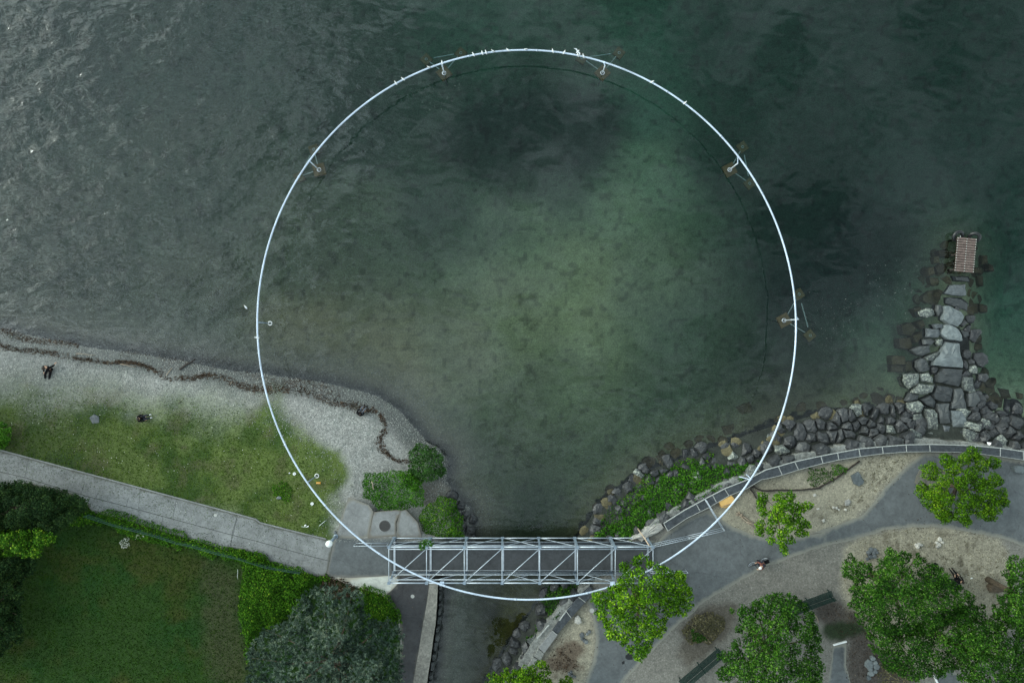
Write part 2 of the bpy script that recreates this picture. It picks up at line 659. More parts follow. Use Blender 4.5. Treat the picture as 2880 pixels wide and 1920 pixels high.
# ================================================================== TERRAIN
ZL = 1.5
shore_left = [P(*p) for p in [(-4000, 700), (-1500, 820), (0, 925), (100, 945), (245, 975), (400, 995), (520, 1015), (640, 1040),
    (735, 1050), (850, 1066), (960, 1085), (1060, 1112), (1120, 1150), (1165, 1200), (1205, 1245), (1240, 1265),
    (1262, 1300), (1255, 1350), (1275, 1385), (1318, 1425), (1330, 1480), (1322, 1520), (1262, 1560), (1246, 1640), (1230, 1750),
    (1212, 1920), (1150, 2600), (1000, 6000), (-4000, 6000)]]
led_out = (poly('G', [(1680, 330), (1750, 215)], ZL) + poly('H', [(640, 865), (740, 780), (850, 690), (1000, 600), (1090, 560), (1250, 470), (1400, 385),
    (1650, 300), (1800, 222), (1950, 175), (2100, 130)], ZL)
    + poly('I', [(0, 475), (200, 412), (500, 335), (800, 285), (1000, 258), (1300, 238), (1500, 243), (1700, 270), (2000, 288), (2352, 345), (2700, 420), (3400, 600)], ZL))
led_low = poly('L', [(2000, 60), (1840, 165), (1720, 205), (1600, 330), (1420, 520), (1280, 715), (1150, 900), (1050, 1060), (930, 1230), (700, 1600)], ZL)
right_land = led_out + [P(9000, 1500, ZL), P(9000, 9000, ZL), P(1000, 9000, ZL)] + led_low[::-1]
groyne = [(P(2690, 1240), 3.4), (P(2690, 1150), 2.9), (P(2680, 1050), 2.3), (P(2690, 930), 1.9), (P(2690, 830), 1.6), (P(2712, 700), 1.3)]


def axis(lo, hi, step, far):
    a = np.arange(lo, hi + step / 2, step)
    o = [.4, .9, 1.8, 3.5, 7, 14, 28, 60, 120, far]
    return np.concatenate([[lo - v for v in o[::-1]], a, [hi + v for v in o]])


gx = axis(-43.5, 43.5, .15, 700)
gy = axis(-29.5, 29.5, .15, 700)
X, Y = np.meshgrid(gx, gy)
x, y = X.ravel(), Y.ravel()
sl = sdf(x, y, np2(shore_left))
sr = sdf(x, y, np2(right_land))
# --- lake bed: control points (photo px, depth m, bed albedo)
SAND, WEED, MUD, GRAV, TEAL = (.33, .32, .20), (.085, .085, .068), (.28, .24, .17), (.24, .235, .205), (.34, .36, .27)
ctrl = [(120, 120, 2.6, (.13, .13, .11)), (120, 700, 1.3, (.12, .115, .09)), (500, 80, 2.6, (.14, .14, .11)), (500, 500, 1.5, (.13, .13, .10)),
    (550, 800, .8, (.15, .145, .11)), (850, 700, .9, (.18, .175, .13)), (850, 950, .35, MUD), (1100, 1050, .35, MUD), (1000, 600, 1.2, (.17, .17, .12)),
    (1050, 300, 2.2, (.12, .12, .095)), (1300, 80, 3.6, (.20, .20, .14)), (1400, 260, 2.8, (.10, .10, .078)), (1500, 380, 2.6, WEED),
    (1650, 400, 2.7, WEED), (1250, 480, 2.0, (.12, .12, .09)), (1550, 480, 2.1, (.13, .13, .10)), (1480, 620, 1.6, (.22, .22, .15)),
    (1750, 560, 1.9, (.27, .27, .18)), (1850, 480, 2.4, (.27, .27, .18)), (1600, 760, 1.3, (.28, .27, .18)), (1620, 900, 1.05, (.29, .28, .18)),
    (1850, 760, 1.5, (.21, .21, .15)), (1450, 900, .9, (.25, .24, .16)), (1300, 1000, .6, (.22, .20, .15)), (1600, 1100, 1.1, (.20, .20, .13)),
    (1950, 900, 1.9, (.18, .18, .13)), (1950, 1100, 1.6, (.14, .14, .10)), (1450, 1150, .9, (.17, .165, .12)), (1400, 1300, .8, (.11, .11, .08)),
    (1600, 1300, 1.0, (.13, .13, .09)), (1500, 1450, 1.0, (.065, .07, .05)), (1850, 250, 3.6, (.24, .24, .17)), (2100, 120, 4.2, (.20, .20, .14)),
    (2100, 400, 3.9, (.17, .17, .12)), (2300, 550, 4.0, (.12, .12, .09)), (2600, 150, 4.6, (.20, .20, .14)), (2800, 500, 4.4, (.20, .20, .15)),
    (2350, 800, 3.4, (.075, .08, .07)), (2500, 700, 3.6, (.09, .09, .08)), (2300, 1000, 2.4, (.10, .10, .08)), (2200, 1120, 1.8, (.12, .11, .085)),
    (2500, 1050, 1.8, (.26, .27, .19)), (2450, 1130, 1.5, (.17, .17, .12)), (2820, 700, 3.6, (.22, .23, .17)), (2820, 900, 2.8, TEAL), (2840, 1050, 2.0, TEAL),
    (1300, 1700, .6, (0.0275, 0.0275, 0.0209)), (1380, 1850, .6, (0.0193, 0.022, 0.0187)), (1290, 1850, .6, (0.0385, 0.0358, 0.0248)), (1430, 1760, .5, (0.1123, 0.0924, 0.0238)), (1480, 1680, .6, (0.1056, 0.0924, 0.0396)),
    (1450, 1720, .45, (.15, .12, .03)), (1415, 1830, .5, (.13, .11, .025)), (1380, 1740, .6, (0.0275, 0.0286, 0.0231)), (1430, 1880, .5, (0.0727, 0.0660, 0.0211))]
cp = np.array([(P(c[0], c[1])[0], P(c[0], c[1])[1]) for c in ctrl])
cv = np.array([(c[2],) + tuple(c[3]) for c in ctrl])
wx = x + 1.6 * fbm(x, y, 5.0, 11)
wy = y + 1.6 * fbm(x, y, 5.0, 21)
num = np.zeros((len(x), 4))
den = np.zeros(len(x))
for (cx, cy), v in zip(cp, cv):
    w = 1.0 / (((wx - cx) ** 2 + (wy - cy) ** 2) + 1.5) ** 1.9
    num += w[:, None] * v
    den += w
val = num / den[:, None]
depth = val[:, 0] + .12 * fbm(x, y, 1.6, 31)
bedc = val[:, 1:]
bar = P(1690, 800)
depth = depth * (1 - .42 * np.exp(-((x - bar.x) ** 2 / 140 + (y - bar.y) ** 2 / 170)))
# weed meadow with a lobed border
weed = poly('X', [(1180, 330), (1300, 280), (1480, 215), (1680, 215), (1800, 270), (1790, 330), (1745, 400), (1725, 455), (1650, 500), (1560, 495), (1480, 520), (1400, 560), (1330, 520), (1220, 430)])
wk = sdf(x, y, np2(weed)) + 1.3 * fbm(x, y, 2.6, 41)
bedc = mixc(bedc, (.060, .064, .055), .80 * sstep(-1.3, 1.5, wk))
wk2 = sdf(x, y, np2(poly('X', [(1130, 560), (1420, 560), (1470, 640), (1400, 720), (1180, 760), (1080, 680)]))) + 1.5 * fbm(x, y, 1.8, 43)
bedc = mixc(bedc, (.10, .10, .08), .45 * sstep(-1.5, 2.0, wk2))
bedc = bedc * (1 - .45 * sstep(-18.5, -20, y))[:, None]  # creek bed colour darkened to stand for the shade between its walls
spots = vnoise(x, y, .42, 51)
bedc = bedc * (1 - .35 * sstep(.72, .86, spots))[:, None]
bedc = bedc * (1 + .22 * fbm(x, y, .9, 55))[:, None]
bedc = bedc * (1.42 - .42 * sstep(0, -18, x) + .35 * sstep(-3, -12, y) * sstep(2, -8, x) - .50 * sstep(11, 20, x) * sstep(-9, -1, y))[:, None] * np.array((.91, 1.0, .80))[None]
s_u = .22 + .10 * sstep(-14, -20, y)
zb = -np.minimum(depth, .02 + s_u * np.maximum(0, -sl))
rip = np.maximum(0, -sr)
slp = .27 + .10 * sstep(10, 19, x)
zr = np.where(rip * slp < .84, .9 - slp * rip, .06 - .30 * (rip - .84 / slp))
zr = np.maximum(zr, -depth)
crk = sstep(-19.5, -21, y) * (x < 8)
zr = np.where(crk > 0, np.maximum(.75 - .62 * rip, -.6), zr)
zg = np.full(len(x), -9.0)
for i in range(len(groyne) - 1):
    (a, wa), (b, wb) = groyne[i], groyne[i + 1]
    dx, dy = b[0] - a[0], b[1] - a[1]
    t = np.clip(((x - a[0]) * dx + (y - a[1]) * dy) / (dx * dx + dy * dy), 0, 1)
    d = np.hypot(x - a[0] - t * dx, y - a[1] - t * dy)
    w = wa + (wb - wa) * t
    zg = np.maximum(zg, .12 - .045 * np.maximum(0, y + 3.5) - .55 * np.maximum(0, d - w * .55))
z = np.maximum(np.maximum(zb, np.where(sr < 0, zr, -9)), zg)
south = sstep(-14.5, -18.0, y)
s_l = .155 * (1 - south) + 1.6 * south
s_l = np.where(x < -30, .155 + .02 * sstep(-30, -40, x), s_l)
zl = np.minimum(ZL, s_l * sl)
z = np.where(sl > 0, zl, z)
z = np.where(sr > 0, ZL, z)
z = z + np.where((z > .02) & (z < ZL - .02), .03 * fbm(x, y, 1.2, 61), 0)
# --- land colours
dry_g = np.array((.295, .290, .268))
col = np.tile(dry_g, (len(x), 1)) * (1 + .10 * fbm(x, y, 1.5, 71) + .10 * fbm(x, y, .35, 73))[:, None]
wet = sl + .35 * fbm(x, y, 1.2, 75)
col = mixc(col, (.085, .088, .082), 1 - sstep(.9, 2.3, wet))
col = mixc(col, (.15, .155, .148), sstep(26, 40, -x) * .5)
col = mixc(col, (.225, .215, .165), sstep(-.1, -1.3, sl + .3 * fbm(x, y, 1.0, 78)) * (sr < 0))
bed_mix = sstep(.2, -5.0, sl + .6 * fbm(x, y, .8, 77))
underw = (sl < .1) & (sr < 0)
c2 = mixc(col, (0, 0, 0), np.zeros(len(x)))
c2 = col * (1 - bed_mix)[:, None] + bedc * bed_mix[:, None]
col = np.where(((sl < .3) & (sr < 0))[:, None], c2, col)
peb = np.where(sl > -3, .55 * sstep(-4, 0, sl), 0.0)
# grass next to the beach
lawn_top = (poly('A', [(-1200, 560), (-100, 620), (100, 640), (400, 665), (800, 680), (1100, 710), (1400, 760), (1600, 715), (1900, 760), (2352, 830)], .8)
    + poly('B', [(340, 100), (420, 300), (560, 380), (700, 455), (850, 570), (1000, 620), (1100, 665), (1150, 760), (1150, 880), (1150, 960), (1060, 1060), (1100, 1120), (1000, 1420)], 1.2)
    + poly('E', [(905, 580), (0, 320)], ZL) + [P(-1500, 1100, ZL), P(-4000, 1000, ZL)])
gd = sdf(x, y, np2(lawn_top)) + .55 * fbm(x, y, 1.1, 81)
depth_g = 1.0 + 2.4 * sstep(-17, -23, x) + 2.4 * fbm(x, y, 3.5, 83)
gk = sstep(-1.9 * sstep(-12, -20, x) - .2, np.maximum(.5, depth_g), gd)
gcol = mixc(np.tile(np.array((.090, .125, .030)), (len(x), 1)), (.030, .062, .010), sstep(-.35, .45, fbm(x, y, 2.2, 85)))
gcol = mixc(gcol, (.016, .030, .009), sstep(-26, -38, x) * .55)
gcol = mixc(gcol, (.075, .070, .035), .55 * sstep(.1, .5, fbm(x, y, 1.3, 87)))
col = mixc(col, (0, 0, 0), gk) + gcol * gk[:, None]
peb = peb * (1 - gk * .93)
# garden lawn below the path
path_line = poly('C', [(-4000, -700), (0, 330), (2352, 960)], ZL) + poly('E', [(905, 585), (1500, 700)], ZL)
garden = path_line + [P(1120, 1720, ZL), P(1130, 1900, ZL), P(1100, 6000, ZL), P(-4000, 6000, ZL)]
gg = sdf(x, y, np2(garden))
gcol2 = mixc(np.tile(np.array((.016, .046, .002)), (len(x), 1)), (.030, .042, .004), sstep(0, .5, fbm(x, y, 3.2, 91)))
gcol2 = mixc(gcol2, (.010, .044, .003), sstep(.0, .5, fbm(x + 40, y, 2.4, 93)))
edgeb = sdf(x, y, np2(poly('E', [(-200, 500), (130, 560), (90, 900), (110, 1200), (200, 1300), (150, 1568), (-100, 1568), (-200, 1200)], ZL)))
gcol2 = mixc(gcol2, (.055, .050, .025), .6 * sstep(-1.2, .8, edgeb + .9 * fbm(x, y, 1.0, 95)))
k = (gg > 0).astype(float)
col = mixc(col, (0, 0, 0), k) + gcol2 * k[:, None]
peb = np.where(gg > 0, 0, peb)
# park on the right
kp = (sr > -.05)
pcol = np.tile(np.array((.170, .162, .140)), (len(x), 1)) * (1 + .12 * fbm(x, y, .6, 101) + .08 * fbm(x, y, 2.5, 103))[:, None]
sandA = poly('H', [(1285, 625), (1640, 430), (1780, 350), (1960, 310), (2335, 205)], ZL) + poly('I', [(650, 432), (1058, 375), (1450, 360), (1320, 460), (1200, 560), (1100, 660), (960, 840), (860, 940), (620, 1040), (380, 1110), (100, 1150), (0, 1130)], ZL) + poly('H', [(1700, 900), (1400, 760)], ZL)
sandB = poly('I', [(680, 1600), (670, 1350), (730, 1200), (900, 1120), (1100, 1070), (1340, 1040), (1650, 1050), (1850, 1085), (2000, 1115), (2120, 1160), (2220, 1280), (2250, 1500), (2250, 1900), (2100, 2300), (1300, 2400), (700, 1900)], ZL)
sandC = poly('L', [(1690, 380), (1830, 330), (1860, 480), (1900, 600), (1900, 800), (1860, 950), (1790, 1176), (1700, 1500), (1000, 1600), (1340, 960), (1500, 680)], ZL)
sd = np.maximum(np.maximum(sdf(x, y, np2(sandA)), sdf(x, y, np2(sandB))), sdf(x, y, np2(sandC))) + .35 * fbm(x, y, .8, 105)
scol = np.array((.275, .252, .188))[None] * (1 + .16 * fbm(x, y, 1.2, 107) + .14 * fbm(x, y, .3, 109))[:, None]
sk = sstep(-.3, .4, sd)
pcol = pcol * (1 - sk)[:, None] + scol * sk[:, None]
straw = sstep(.15, .5, fbm(x, y, .5, 111)) * sk
sA = sdf(x, y, np2(poly('I', [(780, 520), (900, 400), (1350, 370), (1250, 520), (1050, 700), (850, 900), (420, 1080), (350, 900), (650, 820), (850, 700)], ZL)))
sB = sdf(x, y, np2(poly('I', [(720, 1150), (1300, 1060), (1900, 1100), (2250, 1300), (2200, 1700), (1600, 1500), (1000, 1250)], ZL)))
pcol = mixc(pcol, (.105, .090, .062), .75 * straw * sstep(-.5, .5, np.maximum(sA, sB)))
brown = sdf(x, y, np2(poly('L', [(1400, 900), (1480, 780), (1700, 720), (1760, 850), (1720, 1050), (1550, 1110), (1420, 1080)], ZL)))
pcol = mixc(pcol, (.075, .045, .030), .75 * sstep(-.5, .6, brown + .8 * fbm(x, y, .45, 113)))
dirt = sdf(x, y, np2(poly('J', [(390, 860), (560, 800), (800, 880), (950, 1100), (1050, 1300), (1300, 1400), (1400, 1568), (700, 1700), (720, 1200), (560, 1150), (450, 960)], ZL)))
pcol = mixc(pcol, (.055, .045, .038), .85 * sstep(-.4, .5, dirt + .4 * fbm(x, y, .7, 115)))
dk = sdf(x, y, np2(poly('K', [(1130, 940), (1250, 800), (1450, 700), (1680, 720), (1660, 900), (1560, 1060), (1500, 1090), (1400, 1180), (1240, 1300), (1130, 1200), (1180, 1040)], ZL)))
pcol = mixc(pcol, (.080, .068, .052), .8 * sstep(-.4, .5, dk + .45 * fbm(x, y, .7, 117)))
turf = sdf(x, y, np2(poly('J', [(540, 1020), (800, 990), (950, 1090), (700, 1170), (590, 1190), (480, 1100)], ZL)))
pcol = mixc(pcol, (.014, .030, .008), .9 * sstep(-.25, .3, turf + .2 * fbm(x, y, .5, 119)))
col = np.where(kp[:, None], pcol, col)
peb = np.where(kp, .35, peb)
# banks: rocky soil between the riprap stones
bk = (sr <= -.05) & (z > -.12 + .15 * fbm(x, y, .6, 131)) & ((rip < 6) | (zg > -.1)) & (sl < 0)
col = np.where(bk[:, None], (np.array((.028, .032, .026))[None] * (1 + .5 * fbm(x, y, .4, 121))[:, None]), col)
steep = (sl > -.1) & (sl < 1.2) & (y < -17.5)
col = np.where(steep[:, None] & (gg < 0)[:, None], np.array((.035, .033, .027))[None] * (1 + .4 * fbm(x, y, .4, 123))[:, None], col)
flat = sdf(x, y, np2(poly('B', [(1770, 900), (1960, 880), (2080, 1000), (2060, 1080), (1900, 1130), (1780, 1120)], .3)))
col = mixc(col, (.13, .12, .10), sstep(-.2, .4, flat))
col = np.clip(col, .003, .9)
rough = np.where((sl > -.1) & (sl < 2) & (sr < 0), .6, .95)
nx_, ny_ = len(gx), len(gy)
V = np.c_[x, y, z]
ii, jj = np.meshgrid(np.arange(nx_ - 1), np.arange(ny_ - 1))
a0 = (jj * nx_ + ii).ravel()
F = np.c_[a0, a0 + 1, a0 + 1 + nx_, a0 + nx_]
fz = z[F].mean(1)
fsr, fsl, fgg, fgk = sr[F].mean(1), sl[F].mean(1), gg[F].mean(1), gk[F].mean(1)
cls = np.zeros(len(F), int)
cls[(fsl > 0)] = 1
cls[(fsl > 0) & (fgk > .5)] = 2
cls[(fsl > 0) & (fgg > 0)] = 3
cls[(fsr > 0)] = 4
cls[(fsr <= 0) & (fsl <= 0) & (fz > 0)] = 5
names = ['lake_bed', 'beach', 'lawn', 'garden_lawn', 'park_ground', 'rocky_bank']
labs = ['sandy and weedy lake bed seen through the water', 'grey pebble beach curving along the water', 'patchy lawn between the pebble beach and the concrete path',
        'dark green garden lawn behind the hedge', 'sandy gravel park ground under the trees', 'dark stony bank between water and wall']
colA = np.c_[col, np.ones(len(col))]
for c in range(6):
    f = F[cls == c]
    if not len(f):
        continue
    u, inv = np.unique(f, return_inverse=True)
    o = np_mesh(names[c], V[u], inv.reshape(f.shape), M['terrain'], attrs={'col': ('POINT', 'FLOAT_COLOR', colA[u]),
        'peb': ('POINT', 'FLOAT', peb[u]), 'rough': ('POINT', 'FLOAT', rough[u])}, smooth=True, base=(0, 0, 0))
    tag(o, labs[c], 'ground', kind='structure')
zfield = z.reshape(ny_, nx_)


def hz(px_, py_):
    """terrain height under arrays of points"""
    px_, py_ = np.atleast_1d(px_), np.atleast_1d(py_)
    i = np.clip(np.searchsorted(gx, px_) - 1, 0, nx_ - 2)
    j = np.clip(np.searchsorted(gy, py_) - 1, 0, ny_ - 2)
    fx = (px_ - gx[i]) / (gx[i + 1] - gx[i])
    fy = (py_ - gy[j]) / (gy[j + 1] - gy[j])
    return (zfield[j, i] * (1 - fx) + zfield[j, i + 1] * fx) * (1 - fy) + (zfield[j + 1, i] * (1 - fx) + zfield[j + 1, i + 1] * fx) * fy


def hz1(a, b):
    return float(hz(a, b)[0])


def ground(k, a, b, z0=1.5):
    """point on the terrain seen at this place of the photograph"""
    for _ in range(4):
        v = q(k, a, b, z0)
        z0 = hz1(v.x, v.y)
    return q(k, a, b, z0)


# ------------------------------------------------------------------ water
wxs = np.concatenate([[-700, -200, -80], np.arange(-45, 45.1, 1.0), [80, 200, 700]])
wys = np.concatenate([[-700, -200, -60], np.arange(-31, 31.1, 1.0), [60, 200, 700]])
WX, WY = np.meshgrid(wxs, wys)
wvx, wvy = WX.ravel(), WY.ravel()
nw = len(wvx)
# wind: strongest ripples in the open water on the left, calmer behind the ring and over the bar
wave = .14 + .56 * sstep(-6, -20, wvx) + .10 * sstep(-4, -24, wvx) * sstep(0, 18, wvy)
wave = wave + .42 * sstep(-1, -11, wvy) * sstep(-6, 4, wvx) * sstep(-20, -16, wvy)
wave = wave * (.55 + .45 * sstep(-21, -12, wvy)) + .25 * sstep(-18.5, -20, wvy)
Vw = np.r_[np.c_[wvx, wvy, np.zeros(nw)], np.c_[wvx, wvy, np.full(nw, -9.0)]]
mi, mj = np.meshgrid(np.arange(len(wxs) - 1), np.arange(len(wys) - 1))
a0 = (mj * len(wxs) + mi).ravel()
top = np.c_[a0, a0 + 1, a0 + 1 + len(wxs), a0 + len(wxs)]
bot = (top + nw)[:, ::-1]
sides = []
W_ = len(wxs)
Hh = len(wys)
for i in range(W_ - 1):
    sides.append((i, i + nw, i + 1 + nw, i + 1))
    b = (Hh - 1) * W_ + i
    sides.append((b, b + 1, b + 1 + nw, b + nw))
for j in range(Hh - 1):
    b = j * W_
    sides.append((b, b + W_, b + W_ + nw, b + nw))
    b = j * W_ + W_ - 1
    sides.append((b, b + nw, b + W_ + nw, b + W_))
wo_ = np_mesh('lake_water', Vw, np.r_[top, bot, np.array(sides)], M['water'], attrs={'wave': ('POINT', 'FLOAT', np.r_[wave, wave])}, base=(0, 0, 0))
tag(wo_, 'rippled green lake water', 'water', kind='structure')


# ================================================================== PATHS (draped sheets)
def rough_poly(pts, step=.25, amp=.06, seed=0):
    r = random.Random(seed)
    out = []
    n = len(pts)
    ph = [r.uniform(0, 6.28) for _ in range(4)]
    s = 0
    for i in range(n):
        a, b = Vector(pts[i][:2]), Vector(pts[(i + 1) % n][:2])
        L = (b - a).length
        m = max(1, int(L / step))
        nr = Vector((-(b - a).y, (b - a).x)) / max(L, 1e-6)
        for j in range(m):
            t = j / m
            s += L / m
            w = amp * (math.sin(s * 1.3 + ph[0]) * .5 + math.sin(s * 3.1 + ph[1]) * .35 + r.uniform(-.5, .5))
            p = a.lerp(b, t) + nr * w * (1 if 0 < j else .3)
            out.append((p.x, p.y))
    return out


def sheet(name, pts, z0, mat, label, amp=.05, dust=None, dustw=.5, seed=0, kind='structure', cat='path', thick=0.0, step=.3, res=.5):
    """flat sheet with its own triangulated grid; 'edge' grows from 0 at the border to 1"""
    rp = rough_poly(pts, step, amp, seed)
    bm = bmesh.new()
    vs = [bm.verts.new((a, b, z0)) for a, b in rp]
    f = bm.faces.new(vs)
    f.normal_update()
    if f.normal.z < 0:
        f.normal_flip()
    xs = [p[0] for p in rp]
    ys = [p[1] for p in rp]
    for ax, lo, hi in ((0, max(min(xs), -46), min(max(xs), 46)), (1, max(min(ys), -32), min(max(ys), 32))):
        t = lo + res
        while t < hi:
            co = (t, 0, 0) if ax == 0 else (0, t, 0)
            no = (1, 0, 0) if ax == 0 else (0, 1, 0)
            bmesh.ops.bisect_plane(bm, geom=bm.verts[:] + bm.edges[:] + bm.faces[:], plane_co=co, plane_no=no, dist=1e-5)
            t += res
    if thick > 0:
        ed = [e for e in bm.edges if len(e.link_faces) == 1]
        r = bmesh.ops.extrude_edge_only(bm, edges=ed)
        for v in r['geom']:
            if isinstance(v, bmesh.types.BMVert):
                v.co.z -= thick
    bmesh.ops.triangulate(bm, faces=bm.faces[:])
    me = bpy.data.meshes.new(name)
    bm.to_mesh(me)
    bm.free()
    n = len(me.vertices)
    co = np.empty(n * 3, np.float32)
    me.vertices.foreach_get('co', co)
    co = co.reshape(-1, 3).astype(float)
    e = np.clip(seg_dist(co[:, 0], co[:, 1], np.array(rp)) / dustw, 0, 1) if dust else np.ones(n)
    at = me.attributes.new('edge', 'FLOAT', 'POINT')
    at.data.foreach_set('value', e.astype(np.float32))
    ad = me.attributes.new('dust', 'FLOAT_COLOR', 'POINT')
    dc = np.tile(np.array(tuple(dust or (.2, .2, .2)) + (1,), np.float32), (n, 1))
    ad.data.foreach_set('color', dc.ravel())
    me.materials.append(mat)
    o = bpy.data.objects.new(name, me)
    C.objects.link(o)
    return tag(o, label, cat, kind=kind)


def ribbon(pts, w, z0, h=.004):
    """thin flat line along points -> MB"""
    b = MB()
    for i in range(len(pts) - 1):
        a, c = Vector(pts[i]), Vector(pts[i + 1])
        b.beam((a.x, a.y, z0), (c.x, c.y, z0), w, h)
    return b


DUST = (.22, .215, .18)
cpath = (poly('C', [(-1500, -320), (0, 85), (2352, 720)], ZL) + poly('E', [(300, 98), (700, 200), (910, 250), (968, 300), (940, 440), (905, 583), (850, 592), (700, 560), (450, 478), (200, 370), (0, 318)], ZL)
    + poly('C', [(2100, 1005), (1750, 905), (1500, 830), (1200, 740), (850, 650), (780, 560), (600, 460), (240, 385), (0, 420), (-1500, 20)], ZL))
sheet('concrete_path', cpath, ZL + .03, M['concrete'], 'pale concrete slab path running diagonally past the garden', .02, (.10, .10, .085), .25, 1, thick=.1)
sheet('asphalt_forecourt', poly('E', [(968, 300), (985, 235), (1545, 235), (1700, 300), (1700, 575), (1480, 590), (1130, 600), (905, 583)], ZL), ZL + .018, M['asphalt'], 'grey asphalt forecourt at the left end of the footbridge', .015, (.17, .165, .15), .3, 2)
sheet('beach_ramp', poly('B', [(1112, 1035), (1300, 1108), (1340, 1170), (1290, 1398), (1230, 1412), (985, 1412)], ZL), ZL + .022, M['concrete'], 'concrete ramp leading down to the beach', .02, (.20, .19, .16), .3, 3)
sheet('manhole_slab', poly('B', [(1345, 1172), (1590, 1150), (1590, 1170), (1545, 1270), (1545, 1392), (1286, 1412)], ZL), ZL + .05, M['concrete'], 'concrete slab around the round manhole cover', .01, (.16, .145, .12), .14, 4, thick=.08)
sheet('concrete_apron', poly('B', [(1592, 1160), (1640, 1150), (1750, 1270), (1785, 1412), (1555, 1408), (1552, 1280)], ZL), ZL + .045, M['concrete'], 'concrete apron beside the shrub next to the bridge', .02, (.15, .14, .12), .16, 5, thick=.3)
sheet('pale_concrete_wedge', poly('E', [(925, 597), (1130, 603), (1480, 580), (1552, 592), (1568, 650), (1500, 720), (1440, 772), (1300, 722), (1150, 680), (1020, 625)], ZL), ZL + .034, M['pale_concrete'], 'freshly cast pale concrete wedge below the forecourt', .015, (.42, .39, .32), .12, 6)
lane = poly('E', [(1556, 570), (1890, 570), (1872, 650), (1830, 900), (1780, 1200), (1710, 1568), (1640, 2000), (1500, 3200), (1300, 3200), (1500, 2000), (1560, 1568), (1600, 1200), (1580, 980), (1530, 870), (1440, 772), (1500, 718), (1568, 648)], ZL)
sheet('asphalt_lane', lane, ZL + .026, M['asphalt_dark'], 'dark asphalt lane along the quay of the creek', .015, (.11, .105, .09), .25, 7)
big = (poly('G', [(2140, 215), (2085, 300)], ZL) + poly('H', [(905, 832), (1080, 718), (1290, 625), (1390, 700), (1500, 785), (1700, 868), (1830, 888), (2080, 890), (2352, 838)], ZL)
    + poly('I', [(380, 1112), (620, 1040), (850, 950), (960, 840), (1100, 660), (1200, 560), (1320, 455), (1430, 372), (1700, 366), (1905, 378), (2135, 408), (2352, 440), (3400, 650), (3400, 1500), (2352, 1222), (2150, 1155), (2000, 1122), (1850, 1092), (1650, 1060), (1340, 1046), (1100, 1072), (900, 1132), (750, 1172), (500, 1232), (250, 1312), (60, 1390)], ZL)
    + poly('H', [(1850, 1132), (1600, 1262), (1400, 1382), (1200, 1500)], ZL) + poly('K', [(1300, 762), (1150, 882), (1000, 1040), (850, 1180), (700, 1350), (640, 1437), (200, 2100), (-100, 2100), (200, 1660), (290, 1437), (360, 1200), (378, 1000), (362, 880), (335, 770), (300, 690)], ZL)
    + [P(1672, 1662, ZL), P(1730, 1640, ZL), P(1745, 1560, ZL), P(1790, 1525, ZL)])
sheet('asphalt_path', big, ZL + .020, M['asphalt'], 'grey asphalt path curving through the park', .06, DUST, .65, 8)
sheet('tree_bed', poly('I', [(1345, 640), (1362, 575), (1395, 520), (1480, 480), (1600, 520), (1680, 640), (1640, 760), (1500, 740), (1380, 690)], ZL), ZL + .07, M['sandbed'], 'oval gravel bed at the foot of the clumped tree', .02, (.16, .15, .12), .5, 9, thick=.1, cat='tree bed')
sheet('service_path', poly('J', [(598, 1232), (718, 1196), (712, 1400), (760, 1568), (800, 1900), (500, 1900), (560, 1500)], ZL), ZL + .02, M['asphalt'], 'short asphalt strip between the park trees', .03, DUST, .2, 10)
sheet('service_path', poly('J', [(1530, 1500), (1700, 1425), (1790, 1568), (1900, 1800), (1500, 1800)], ZL), ZL + .02, M['asphalt'], 'asphalt patch showing between the two lower right trees', .03, DUST, .2, 11)

# seams between slabs, wet patches, repairs
MBs = ribbon(poly('C', [(-300, 190), (0, 280), (235, 335), (500, 415), (820, 510), (1160, 597), (1500, 690), (2100, 852), (2352, 915)], ZL) + poly('E', [(400, 300), (700, 385), (940, 447)], ZL), .045, ZL + .035)
o = MBs.build('path_seam', M['seam']); tag(o, 'long dark seam between the two rows of path slabs', 'seam', kind='structure')
MBs = MB()
for a, b, k in [((265, 165), (230, 330), 'C'), ((1500, 690), (1480, 775), 'C'), ((2180, 690), (2120, 960), 'C'), ((1620, 545), (1590, 705), 'C'), ((1180, 530), (1160, 597), 'C'),
                ((905, 470), (880, 520), 'C'), ((780, 385), (740, 490), 'C'), ((85, 45), (40, 210), 'E'), ((40, 215), (25, 320), 'E'), ((1290, 440), (1275, 620), 'C')]:
    p, r_ = q(k, *a, ZL), q(k, *b, ZL)
    MBs.beam((p.x, p.y, ZL + .036), (r_.x, r_.y, ZL + .036), .022, .004)
o = MBs.build('path_joint', M['seam']); tag(o, 'thin cross joints in the concrete path', 'joint', kind='structure')
kb = MB()
ke = poly('C', [(-1500, -320), (0, 85), (2352, 720)], ZL) + poly('E', [(300, 98), (700, 200), (905, 248)], ZL)
for i in range(len(ke) - 1):
    kb.beam((ke[i].x, ke[i].y + .05, ZL + .02), (ke[i + 1].x, ke[i + 1].y + .05, ZL + .02), .09, .12)
o = kb.build('path_kerb', M['concrete']); o.data.attributes.new('edge', 'FLOAT', 'POINT').data.foreach_set('value', np.ones(len(o.data.vertices), np.float32)); tag(o, 'narrow concrete kerb on the lawn side of the path', 'kerb', kind='structure')
for nm, k, pts, lab in [('wet_patch', 'K', [(650, 1180), (680, 1160), (720, 1175), (715, 1220), (670, 1222), (648, 1205)], 'dark wet patch on the asphalt below the bright tree'),
                        ('wet_patch', 'K', [(615, 1240), (640, 1232), (642, 1255), (622, 1265)], 'small dark wet spot beside the larger wet patch')]:
    sheet(nm, poly(k, pts, ZL), ZL + .026, m_simple('wet_asphalt', (.018, .019, .02), .2, 5, .35), lab, .02, None, .3, 12, cat='wet patch', step=.1)
